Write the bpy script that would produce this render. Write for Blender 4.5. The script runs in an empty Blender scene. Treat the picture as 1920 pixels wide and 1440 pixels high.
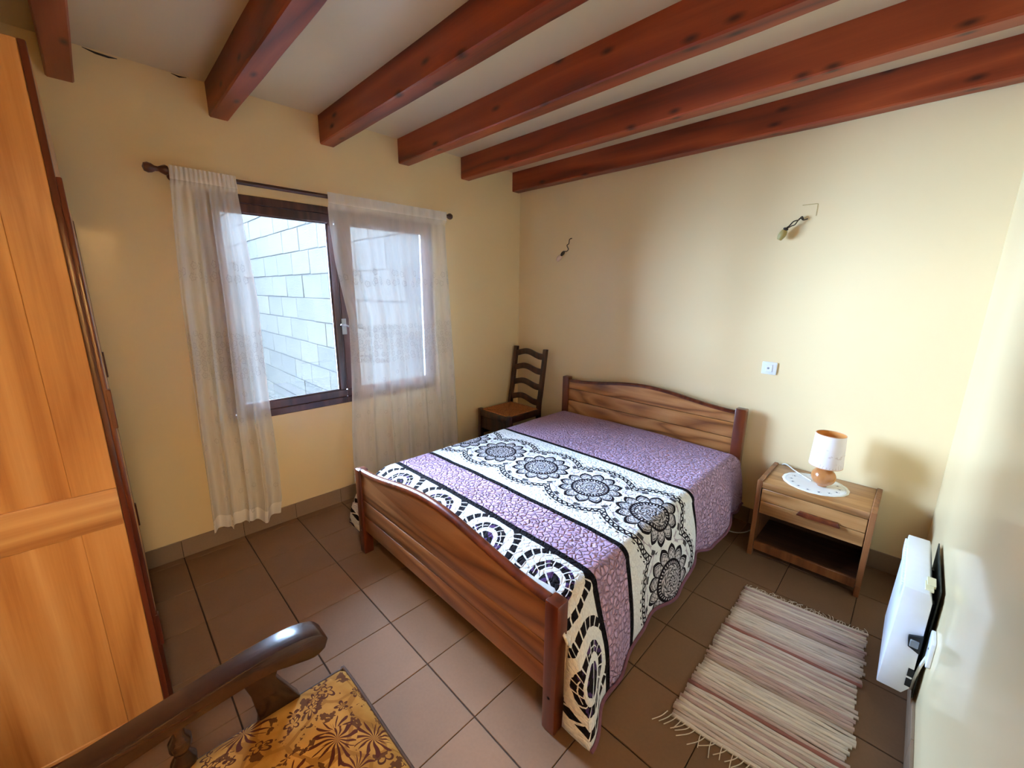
import bpy, bmesh, math, random
from mathutils import Vector, Matrix, noise
random.seed(7)
SC = bpy.context.scene
COL = SC.collection
PI = math.pi

# ------------------------------------------------------------------ camera
cam_d = bpy.data.cameras.new('camera')
cam = bpy.data.objects.new('camera', cam_d); COL.objects.link(cam)
cam_d.sensor_fit = 'HORIZONTAL'; cam_d.sensor_width = 36.0
cam_d.lens = 765.83 / 1920.0 * 36.0
cam_d.clip_start = 0.02; cam_d.clip_end = 100
CR = ((0.70783741, 0.70632201, 0.00868490), (-0.16241104, 0.15076927, 0.97513655), (-0.68745099, 0.69164865, -0.22143462))
cam.matrix_world = Matrix(((CR[0][0], CR[1][0], -CR[2][0], 2.766927),
                           (CR[0][1], CR[1][1], -CR[2][1], -2.867098),
                           (CR[0][2], CR[1][2], -CR[2][2], 1.494077), (0, 0, 0, 1)))
SC.camera = cam

# ------------------------------------------------------------------ sky, daylight, exposure
SKY_COL = (0.44, 0.66, 1.0)
SKY_STR = 118.0
world = bpy.data.worlds.new('sky'); SC.world = world
world.use_nodes = True
bg = world.node_tree.nodes['Background']
bg.inputs[0].default_value = (*SKY_COL, 1); bg.inputs[1].default_value = SKY_STR
pl = bpy.data.lights.new('window_portal', 'AREA'); pl.shape = 'RECTANGLE'; pl.size = 1.44; pl.size_y = 1.27
pl.cycles.is_portal = True
po = bpy.data.objects.new('window_portal', pl); COL.objects.link(po)
po.location = (-0.14, -1.70, 1.36); po.rotation_euler = (0, -PI / 2, 0)
HALL_W = 170.0            # warm hall lamp behind the open door, watts
vs = SC.view_settings
vs.view_transform = 'Standard'; vs.look = 'None'; vs.gamma = 1.0; vs.use_curve_mapping = False
vs.exposure = 0.50
SC.cycles.max_bounces = 6; SC.cycles.diffuse_bounces = 4; SC.cycles.glossy_bounces = 2
SC.cycles.use_adaptive_sampling = True; SC.cycles.adaptive_threshold = 0.04; SC.cycles.adaptive_min_samples = 16
SC.cycles.transparent_max_bounces = 8; SC.cycles.transmission_bounces = 2

# ------------------------------------------------------------------ helpers
def lin(c):
    return tuple(((v / 255) / 12.92 if v <= 10.3 else ((v / 255 + 0.055) / 1.055) ** 2.4) for v in c)

class X:
    """tiny expression -> math node compiler"""
    nt = None
    def __init__(s, sock): s.s = sock
    @staticmethod
    def m(op, *a, clamp=False):
        n = X.nt.nodes.new('ShaderNodeMath'); n.operation = op; n.use_clamp = clamp
        for i, v in enumerate(a):
            if isinstance(v, X): X.nt.links.new(v.s, n.inputs[i])
            else: n.inputs[i].default_value = v
        return X(n.outputs[0])
    def __add__(s, o): return X.m('ADD', s, o)
    def __radd__(s, o): return X.m('ADD', s, o)
    def __sub__(s, o): return X.m('SUBTRACT', s, o)
    def __rsub__(s, o): return X.m('SUBTRACT', o, s)
    def __mul__(s, o): return X.m('MULTIPLY', s, o)
    def __rmul__(s, o): return X.m('MULTIPLY', s, o)
    def __truediv__(s, o): return X.m('DIVIDE', s, o)
    def __lt__(s, o): return X.m('LESS_THAN', s, o)
    def __gt__(s, o): return X.m('GREATER_THAN', s, o)
def xsin(a): return X.m('SINE', a)
def xfract(a): return X.m('FRACT', a)
def xfloor(a): return X.m('FLOOR', a)
def xabs(a): return X.m('ABSOLUTE', a)
def xsqrt(a): return X.m('SQRT', X.m('MAXIMUM', a, 0.0))
def xmin(a, b): return X.m('MINIMUM', a, b)
def xmax(a, b): return X.m('MAXIMUM', a, b)
def xatan2(a, b): return X.m('ARCTAN2', a, b)
def xand(*a):
    r = a[0]
    for b in a[1:]: r = r * b
    return r
def xor_(*a):
    r = a[0]
    for b in a[1:]: r = xmax(r, b)
    return r
def band(v, lo, hi): return (v > lo) * (v < hi)

def mat_new(name):
    m = bpy.data.materials.new(name); m.use_nodes = True
    nt = m.node_tree; X.nt = nt
    b = nt.nodes['Principled BSDF']
    return m, nt, b
def node(nt, typ, **kw):
    n = nt.nodes.new(typ)
    for k, v in kw.items(): setattr(n, k, v)
    return n
def mixc(nt, fac, a, b):
    n = node(nt, 'ShaderNodeMix', data_type='RGBA')
    for sock, v in ((n.inputs['Factor'], fac), (n.inputs['A'], a), (n.inputs['B'], b)):
        if isinstance(v, X): nt.links.new(v.s, sock)
        elif hasattr(v, 'is_linked'): nt.links.new(v, sock)
        elif isinstance(v, tuple): sock.default_value = (*v[:3], 1)
        else: sock.default_value = v
    # RGBA sockets of the Mix node sit behind the float ones: wire by index
    return n
def mixrgb(nt, fac, a, b):
    n = node(nt, 'ShaderNodeMixRGB')
    for i, v in enumerate((fac, a, b)):
        s = n.inputs[i]
        if isinstance(v, X): nt.links.new(v.s, s)
        elif isinstance(v, bpy.types.NodeSocket): nt.links.new(v, s)
        elif isinstance(v, (tuple, list)): s.default_value = (*v[:3], 1)
        else: s.default_value = v
    return n.outputs[0]
def bump(nt, b, h, strength, dist):
    n = node(nt, 'ShaderNodeBump'); n.inputs['Strength'].default_value = strength; n.inputs['Distance'].default_value = dist
    nt.links.new(h.s if isinstance(h, X) else h, n.inputs['Height']); nt.links.new(n.outputs[0], b.inputs['Normal'])
def coords(nt, kind='Object', scale=(1, 1, 1), rnd=0.0):
    tc = node(nt, 'ShaderNodeTexCoord'); mp = node(nt, 'ShaderNodeMapping')
    nt.links.new(tc.outputs[kind], mp.inputs[0]); mp.inputs['Scale'].default_value = scale
    if rnd:
        oi = node(nt, 'ShaderNodeObjectInfo')
        mu = node(nt, 'ShaderNodeVectorMath', operation='SCALE'); mu.inputs[0].default_value = (rnd, rnd * 1.7, rnd * 0.6)
        nt.links.new(oi.outputs['Random'], mu.inputs['Scale']); nt.links.new(mu.outputs[0], mp.inputs['Location'])
    return mp.outputs[0]
def tnoise(nt, vec, scale, detail=3, rough=0.5, dist=0.0):
    n = node(nt, 'ShaderNodeTexNoise'); nt.links.new(vec, n.inputs['Vector'])
    n.inputs['Scale'].default_value = scale; n.inputs['Detail'].default_value = detail
    n.inputs['Roughness'].default_value = rough; n.inputs['Distortion'].default_value = dist
    return X(n.outputs[0])
def tvor(nt, vec, scale, feature='F1', out='Distance', rnd=1.0):
    n = node(nt, 'ShaderNodeTexVoronoi', feature=feature); nt.links.new(vec, n.inputs['Vector'])
    n.inputs['Scale'].default_value = scale; n.inputs['Randomness'].default_value = rnd
    return n.outputs[out]
def ramp(nt, fac, stops):
    n = node(nt, 'ShaderNodeValToRGB'); nt.links.new(fac.s if isinstance(fac, X) else fac, n.inputs[0])
    el = n.color_ramp.elements
    while len(el) < len(stops): el.new(0.5)
    for e, (p, c) in zip(el, stops): e.position = p; e.color = (*c, 1)
    return n.outputs[0]

def mat_plain(name, rgb, rough=0.5, spec=0.5, var=0.0, scale=20, metal=0.0, bumpd=0.0):
    m, nt, b = mat_new(name)
    c = lin(rgb)
    v = coords(nt); nz = tnoise(nt, v, scale, 4)
    lo = tuple(x * (1 - var) for x in c); hi = tuple(min(1, x * (1 + var)) for x in c)
    nt.links.new(ramp(nt, nz, [(0.3, lo), (0.7, hi)]), b.inputs['Base Color'])
    b.inputs['Roughness'].default_value = rough; b.inputs['Specular IOR Level'].default_value = spec
    b.inputs['Metallic'].default_value = metal
    if bumpd: bump(nt, b, nz, 0.4, bumpd)
    return m

def mat_wood(name, light, mid, dark, axis='X', along=1.2, across=11.0, rings=7.0, rough=0.32, coat=0.25, fine=0.35, knots=False, rnd=5.0):
    """varnished wood: cathedral figure from stretched noise contours, fine pores along the grain"""
    m, nt, b = mat_new(name)
    k = 'XYZ'.index(axis)
    sc = [across] * 3; sc[k] = along
    v = coords(nt, 'Object', tuple(sc), rnd)
    base = tnoise(nt, v, 0.55, 2, 0.45, 0.3)
    ring = xabs(xfract(base * rings) * 2.0 - 1.0)
    sf = [160.0] * 3; sf[k] = 5.0
    pores = tnoise(nt, coords(nt, 'Object', tuple(sf), rnd), 1.0, 2, 0.6)
    sw = [24.0] * 3; sw[k] = 0.8
    streak = tnoise(nt, coords(nt, 'Object', tuple(sw), rnd), 1.0, 3, 0.6)
    f = ring * (0.62 - fine * 0.5) + pores * fine * 0.5 + streak * 0.38
    col = ramp(nt, f, [(0.22, lin(dark)), (0.48, lin(mid)), (0.78, lin(light))])
    if knots:
        sp = node(nt, 'ShaderNodeSeparateXYZ'); nt.links.new(coords(nt, 'Object', (1, 1, 1), rnd), sp.inputs[0])
        cb = node(nt, 'ShaderNodeCombineXYZ'); ax = X(sp.outputs[k]); o1, o2 = [X(sp.outputs[q]) for q in range(3) if q != k]
        nt.links.new((ax * 2.6).s, cb.inputs[0]); nt.links.new(((o1 + o2) * 6.5).s, cb.inputs[1])
        vn = node(nt, 'ShaderNodeTexVoronoi', voronoi_dimensions='2D'); nt.links.new(cb.outputs[0], vn.inputs['Vector']); vn.inputs['Scale'].default_value = 1.0
        kf = X.m('SUBTRACT', 1.25, X.m('MULTIPLY', X(vn.outputs['Distance']), 11.0), clamp=True)
        col = mixrgb(nt, kf * 0.85, col, tuple(x * 0.25 for x in lin(dark)))
    nt.links.new(col, b.inputs['Base Color'])
    b.inputs['Roughness'].default_value = rough
    b.inputs['Coat Weight'].default_value = coat; b.inputs['Coat Roughness'].default_value = 0.18
    bump(nt, b, pores, 0.12, 0.002)
    return m

# ------------------------------------------------------------------ mesh helpers (all in world metres)
def root_of(o):
    while o.parent: o = o.parent
    return o
def link(name, me, mat, parent=None, smooth=False):
    o = bpy.data.objects.new(name, me); COL.objects.link(o)
    if mat is not None: me.materials.append(mat)
    if smooth:
        for p in me.polygons: p.use_smooth = True
    if parent is not None:
        r = root_of(parent)
        me.transform(Matrix.Translation(-Vector(r.location)))
        o.parent = parent
    return o
def from_bm(name, bm, mat, parent=None, smooth=False):
    bmesh.ops.recalc_face_normals(bm, faces=bm.faces)
    me = bpy.data.meshes.new(name); bm.to_mesh(me); bm.free()
    return link(name, me, mat, parent, smooth)
def autosmooth(o, ang=35):
    me = o.data
    for p in me.polygons: p.use_smooth = True
    me.set_sharp_from_angle(angle=math.radians(ang))
    return o
def bm_box(bm, x0, x1, y0, y1, z0, z1, bev=0.0, seg=2):
    t = bmesh.new()
    vs_ = [t.verts.new((x, y, z)) for x in (x0, x1) for y in (y0, y1) for z in (z0, z1)]
    for f in ((0, 1, 3, 2), (4, 6, 7, 5), (0, 4, 5, 1), (2, 3, 7, 6), (0, 2, 6, 4), (1, 5, 7, 3)):
        t.faces.new([vs_[i] for i in f])
    if bev: bmesh.ops.bevel(t, geom=list(t.edges), offset=bev, segments=seg, profile=0.5, affect='EDGES')
    merge(bm, t)
def merge(bm, t):
    me = bpy.data.meshes.new('tmp'); t.to_mesh(me); t.free(); bm.from_mesh(me); bpy.data.meshes.remove(me)
def box(name, x0, x1, y0, y1, z0, z1, mat, parent=None, bev=0.0, seg=2):
    bm = bmesh.new(); bm_box(bm, x0, x1, y0, y1, z0, z1, bev, seg)
    o = from_bm(name, bm, mat, parent)
    if bev: autosmooth(o, 40)
    return o
def bm_tube(bm, pts, rad, n=10, cap=True, flat=1.0):
    pts = [Vector(p) for p in pts]; m = len(pts); rings = []
    up = Vector((0, 0, 1)); prev = None
    for i, p in enumerate(pts):
        t = (pts[min(i + 1, m - 1)] - pts[max(i - 1, 0)]).normalized()
        a = prev if prev is not None else (t.cross(up) if abs(t.dot(up)) < 0.95 else t.cross(Vector((1, 0, 0))))
        a = (a - t * a.dot(t)).normalized(); b_ = t.cross(a).normalized(); prev = a
        r = rad(i / (m - 1)) if callable(rad) else rad
        rings.append([bm.verts.new(p + a * (r * math.cos(2 * PI * k / n)) + b_ * (r * flat * math.sin(2 * PI * k / n))) for k in range(n)])
    for i in range(m - 1):
        for k in range(n):
            bm.faces.new((rings[i][k], rings[i][(k + 1) % n], rings[i + 1][(k + 1) % n], rings[i + 1][k]))
    if cap:
        bm.faces.new(rings[0][::-1]); bm.faces.new(rings[-1])
def tube(name, pts, rad, mat, parent=None, n=10):
    bm = bmesh.new(); bm_tube(bm, pts, rad, n)
    return autosmooth(from_bm(name, bm, mat, parent), 50)
def spline(pts, n=8):
    pts = [Vector(p) for p in pts]; out = []
    P = [pts[0] * 2 - pts[1]] + pts + [pts[-1] * 2 - pts[-2]]
    for i in range(1, len(P) - 2):
        for k in range(n):
            t = k / n; a, b_, c, d = P[i - 1], P[i], P[i + 1], P[i + 2]
            out.append(0.5 * ((2 * b_) + (c - a) * t + (2 * a - 5 * b_ + 4 * c - d) * t * t + (3 * b_ - a - 3 * c + d) * t ** 3))
    out.append(pts[-1]); return out
def bm_lathe(bm, prof, origin, axis='Z', n=28):
    """prof: (r, h) pairs along the axis"""
    o = Vector(origin); rings = []
    for r, h in prof:
        ring = []
        for k in range(n):
            c, s = r * math.cos(2 * PI * k / n), r * math.sin(2 * PI * k / n)
            v = {'Z': (c, s, h), 'Y': (c, h, s), 'X': (h, c, s)}[axis]
            ring.append(bm.verts.new(o + Vector(v)))
        rings.append(ring)
    for i in range(len(rings) - 1):
        for k in range(n):
            bm.faces.new((rings[i][k], rings[i][(k + 1) % n], rings[i + 1][(k + 1) % n], rings[i + 1][k]))
    if prof[0][0] > 1e-6: bm.faces.new(rings[0][::-1])
    if prof[-1][0] > 1e-6: bm.faces.new(rings[-1])
    bmesh.ops.remove_doubles(bm, verts=bm.verts, dist=1e-6)
def lathe(name, prof, origin, mat, parent=None, axis='Z', n=28):
    bm = bmesh.new(); bm_lathe(bm, prof, origin, axis, n)
    return autosmooth(from_bm(name, bm, mat, parent), 45)
def prism(name, outline, axis, a0, a1, mat, parent=None, bev=0.0):
    """outline: 2-D points in the plane across axis; extruded from a0 to a1"""
    bm = bmesh.new()
    def P(p, a): return {'X': (a, p[0], p[1]), 'Y': (p[0], a, p[1]), 'Z': (p[0], p[1], a)}[axis]
    lo = [bm.verts.new(P(p, a0)) for p in outline]; hi = [bm.verts.new(P(p, a1)) for p in outline]
    n = len(outline)
    bm.faces.new(lo); bm.faces.new(hi[::-1])
    for i in range(n): bm.faces.new((lo[i], hi[i], hi[(i + 1) % n], lo[(i + 1) % n]))
    bmesh.ops.recalc_face_normals(bm, faces=bm.faces)
    if bev:
        ed = [e for e in bm.edges if len(e.link_faces) == 2 and e.calc_face_angle(0) > 0.6]
        bmesh.ops.bevel(bm, geom=ed, offset=bev, segments=2, profile=0.5, affect='EDGES')
    return autosmooth(from_bm(name, bm, mat, parent), 35)
def grid_mesh(name, fn, nu, nv, mat, parent=None, uv=None, smooth=True, thick=0.0):
    vs_, fs = [], []
    for j in range(nv + 1):
        for i in range(nu + 1): vs_.append(fn(i / nu, j / nv))
    for j in range(nv):
        for i in range(nu):
            a = j * (nu + 1) + i; fs.append((a, a + 1, a + nu + 2, a + nu + 1))
    me = bpy.data.meshes.new(name); me.from_pydata(vs_, [], fs)
    if uv:
        l = me.uv_layers.new(name='UVMap')
        for lp in me.loops:
            i = lp.vertex_index; l.data[lp.index].uv = uv(i % (nu + 1) / nu, i // (nu + 1) / nv)
    me.update()
    return link(name, me, mat, parent, smooth)
def thing(name, label, cat, loc, group=None):
    o = bpy.data.objects.new(name, None); COL.objects.link(o); o.location = loc
    o.empty_display_size = 0.1
    return tag(o, label, cat, group)
def tag(o, label, cat, group=None):
    o['label'] = label; o['category'] = cat
    if group: o['group'] = group
    return o
def struct(o, label=None):
    o['kind'] = 'structure'
    if label: o['label'] = label
    return o
def semp(name, label=None):
    o = bpy.data.objects.new(name, None); COL.objects.link(o); return struct(o, label)
def ss(a, b_, x):
    t = max(0.0, min(1.0, (x - a) / (b_ - a))); return t * t * (3 - 2 * t)

# ------------------------------------------------------------------ materials
def mat_wall(name, rgb, rough, bump_d, spec=0.5):
    m, nt, b = mat_new(name); v = coords(nt)
    big = tnoise(nt, v, 1.6, 1); c = lin(rgb)
    nt.links.new(ramp(nt, big, [(0.3, tuple(x * 0.96 for x in c)), (0.7, c)]), b.inputs['Base Color'])
    b.inputs['Roughness'].default_value = rough; b.inputs['Specular IOR Level'].default_value = spec
    wavy = tnoise(nt, coords(nt, 'Object', (5, 5, 9)), 1.0, 2, 0.6)
    b.inputs['Coat Weight'].default_value = 0.5; b.inputs['Coat Roughness'].default_value = 0.08
    bump(nt, b, wavy, 0.35, bump_d)
    return m
M_WALL = mat_wall('cream_gloss_paint', (246, 222, 174), 0.42, 0.008, 0.3)
M_CEIL = mat_wall('ceiling_paint', (234, 212, 176), 0.36, 0.006)
M_BEAM = mat_wood('beam_pine', (168, 74, 32), (140, 53, 20), (104, 38, 15), 'X', 0.9, 9, 3.5, 0.45, 0.06, 0.3, knots=True)
M_BED = mat_wood('bed_elm', (164, 108, 62), (140, 84, 44), (100, 56, 28), 'X', 0.9, 8, 7, 0.30, 0.3, 0.35)
M_BED_LIT = mat_wood('bed_elm_lit', (200, 146, 92), (176, 118, 66), (118, 70, 34), 'X', 1.5, 9, 9, 0.32, 0.2, 0.3)  # same elm as the footboard; brighter window light here is put into the colour
M_BEDP = mat_wood('bed_post_wood', (118, 54, 26), (98, 40, 19), (72, 27, 12), 'Z', 1.0, 16, 4, 0.28, 0.4, 0.4)
M_WARD = mat_wood('wardrobe_cherry', (216, 166, 112), (198, 142, 86), (166, 106, 58), 'Z', 0.8, 10, 5, 0.40, 0.15, 0.45)
M_WARDX = mat_wood('wardrobe_rail_cherry', (216, 168, 114), (198, 144, 90), (164, 106, 60), 'Y', 0.8, 14, 5, 0.40, 0.15, 0.45)
M_WDARK = mat_wood('wardrobe_dark_edge', (106, 50, 32), (88, 38, 24), (60, 24, 16), 'Z', 1, 20, 4, 0.30, 0.4, 0.4)
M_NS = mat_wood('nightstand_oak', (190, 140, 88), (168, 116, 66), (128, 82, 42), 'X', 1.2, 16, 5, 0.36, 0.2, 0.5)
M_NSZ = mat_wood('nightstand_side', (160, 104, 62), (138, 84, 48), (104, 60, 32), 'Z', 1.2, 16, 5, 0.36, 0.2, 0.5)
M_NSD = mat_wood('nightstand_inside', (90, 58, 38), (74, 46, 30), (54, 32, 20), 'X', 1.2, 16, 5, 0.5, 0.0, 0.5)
M_CHAIR = mat_wood('dark_chair_oak', (84, 46, 28), (62, 32, 20), (40, 20, 13), 'Z', 1, 18, 5, 0.34, 0.3, 0.4)
M_ARM = mat_wood('armchair_walnut', (62, 38, 26), (48, 28, 20), (34, 19, 13), 'Y', 1, 20, 3, 0.26, 0.35, 0.5)
M_FRAME = mat_wood('window_frame_wood', (88, 52, 46), (74, 42, 38), (54, 30, 28), 'Z', 1, 18, 4, 0.30, 0.4, 0.3)
M_ROD = mat_wood('rod_wood', (104, 58, 44), (84, 44, 32), (58, 30, 22), 'Y', 1, 18, 4, 0.32, 0.3, 0.3)
M_WHITE = mat_plain('white_enamel', (232, 234, 240), 0.3, 0.5, 0.02)
M_CREAMP = mat_plain('cream_plastic', (222, 214, 176), 0.4, 0.5, 0.03)
M_BLACK = mat_plain('black_plastic', (24, 24, 26), 0.45, 0.4, 0.2)
M_WIRE = mat_plain('dark_wire', (52, 40, 30), 0.5, 0.4, 0.2)
M_CORD = mat_plain('white_cord', (228, 226, 222), 0.45, 0.4, 0.03)
M_STEEL = mat_plain('brushed_steel', (190, 190, 192), 0.3, 0.5, 0.05, metal=1.0)
M_GROUT = mat_plain('grout', (62, 45, 33), 0.9, 0.2, 0.2, 60)
M_SOOT = mat_plain('sooty_plate', (30, 34, 30), 0.6, 0.4, 0.35, 14)

def mat_tile(name, rgb, rough):
    m, nt, b = mat_new(name)
    v = coords(nt, 'Object', (1, 1, 1)); oi = node(nt, 'ShaderNodeObjectInfo')
    c = lin(rgb); n1 = tnoise(nt, v, 3.0, 2, 0.6); n2 = tnoise(nt, v, 90, 1, 0.7)
    f = n1 * 0.6 + n2 * 0.25 + X(oi.outputs['Random']) * 0.2
    nt.links.new(ramp(nt, f, [(0.25, tuple(x * 0.82 for x in c)), (0.8, tuple(x * 1.1 for x in c))]), b.inputs['Base Color'])
    b.inputs['Roughness'].default_value = rough; b.inputs['Specular IOR Level'].default_value = 0.12
    return m
M_TILE = mat_tile('floor_tile', (132, 100, 75), 0.65)
M_SKIRT = mat_tile('skirting_tile', (150, 126, 104), 0.42)
M_BLOCK = None
def mat_block():
    m, nt, b = mat_new('concrete_block'); v = coords(nt, 'Object', (1, 1, 1)); oi = node(nt, 'ShaderNodeObjectInfo')
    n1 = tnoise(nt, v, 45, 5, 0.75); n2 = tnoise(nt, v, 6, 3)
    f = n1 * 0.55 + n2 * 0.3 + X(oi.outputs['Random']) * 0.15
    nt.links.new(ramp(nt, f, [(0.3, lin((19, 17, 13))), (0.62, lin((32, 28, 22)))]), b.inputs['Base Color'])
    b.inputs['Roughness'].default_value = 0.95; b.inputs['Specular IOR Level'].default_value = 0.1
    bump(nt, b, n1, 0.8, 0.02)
    return m
M_BLOCK = mat_block()
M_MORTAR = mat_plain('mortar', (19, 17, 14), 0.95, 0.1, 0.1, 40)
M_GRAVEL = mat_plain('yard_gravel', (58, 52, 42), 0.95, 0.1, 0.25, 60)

def mat_glass():
    m, nt, b = mat_new('window_glass'); nt.nodes.remove(b)
    out = nt.nodes['Material Output']
    t = node(nt, 'ShaderNodeBsdfTransparent'); g = node(nt, 'ShaderNodeBsdfGlossy'); g.inputs['Roughness'].default_value = 0.02
    mx = node(nt, 'ShaderNodeMixShader'); fr = node(nt, 'ShaderNodeFresnel'); fr.inputs[0].default_value = 1.45
    nt.links.new(fr.outputs[0], mx.inputs[0]); nt.links.new(t.outputs[0], mx.inputs[1]); nt.links.new(g.outputs[0], mx.inputs[2])
    nt.links.new(mx.outputs[0], out.inputs[0]); return m
M_GLASS = mat_glass()

def mat_sheer():
    """white voile: threads seen as partial cover, embroidered bands denser; UV in metres (u across, v = height)"""
    m, nt, b = mat_new('white_voile'); out = nt.nodes['Material Output']
    uvn = node(nt, 'ShaderNodeTexCoord').outputs['UV']
    sp = node(nt, 'ShaderNodeSeparateXYZ'); nt.links.new(uvn, sp.inputs[0]); u, v = X(sp.outputs[0]), X(sp.outputs[1])
    def flowers(scale, lo, hi, prob, ro):
        pos = tvor(nt, uvn, scale, out='Position', rnd=0.55)
        sv = node(nt, 'ShaderNodeVectorMath', operation='SUBTRACT'); nt.links.new(uvn, sv.inputs[0]); nt.links.new(pos, sv.inputs[1])
        s2 = node(nt, 'ShaderNodeSeparateXYZ'); nt.links.new(sv.outputs[0], s2.inputs[0]); a, c = X(s2.outputs[0]), X(s2.outputs[1])
        s3 = node(nt, 'ShaderNodeSeparateXYZ'); nt.links.new(pos, s3.inputs[0]); pv = X(s3.outputs[1])
        r = xsqrt(a * a + c * c); th = xatan2(c, a)
        rr = xabs(xsin(th * 2.5)) * (0.35 * ro) + 0.65 * ro
        outline = xabs(r - rr) < (0.13 * ro)
        core = r < (0.16 * ro)
        return xmax(outline, core) * band(pv, lo, hi), core * band(pv, lo, hi)
    f1, c1 = flowers(15.0, 1.52, 1.62, 1, 0.020)
    f2, c2 = flowers(22.0, 1.00, 1.27, 1, 0.016)
    f3, c3 = flowers(7.0, 0.15, 0.95, 1, 0.014)
    emb = xor_(f1, f2, f3)
    hem = xor_(band(v, 2.005, 2.2), v < 0.19)
    tex = tnoise(nt, coords(nt, 'UV', (140, 12, 1)), 1.0, 2)
    cover = xmin(0.54 + 0.10 * tex + emb * 0.40 + hem * 0.22, 0.96)
    dif = node(nt, 'ShaderNodeBsdfDiffuse'); tl = node(nt, 'ShaderNodeBsdfTranslucent')
    colr = mixrgb(nt, emb * 0.6, lin((248, 243, 238)), lin((110, 106, 104)))
    for d in (dif, tl): nt.links.new(colr, d.inputs[0])
    m1 = node(nt, 'ShaderNodeMixShader'); m1.inputs[0].default_value = 0.03
    nt.links.new(dif.outputs[0], m1.inputs[1]); nt.links.new(tl.outputs[0], m1.inputs[2])
    tr = node(nt, 'ShaderNodeBsdfTransparent'); m2 = node(nt, 'ShaderNodeMixShader')
    nt.links.new(cover.s, m2.inputs[0]); nt.links.new(tr.outputs[0], m2.inputs[1]); nt.links.new(m1.outputs[0], m2.inputs[2])
    nt.links.new(m2.outputs[0], out.inputs[0]); nt.nodes.remove(b)
    return m
M_SHEER = mat_sheer()

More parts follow.
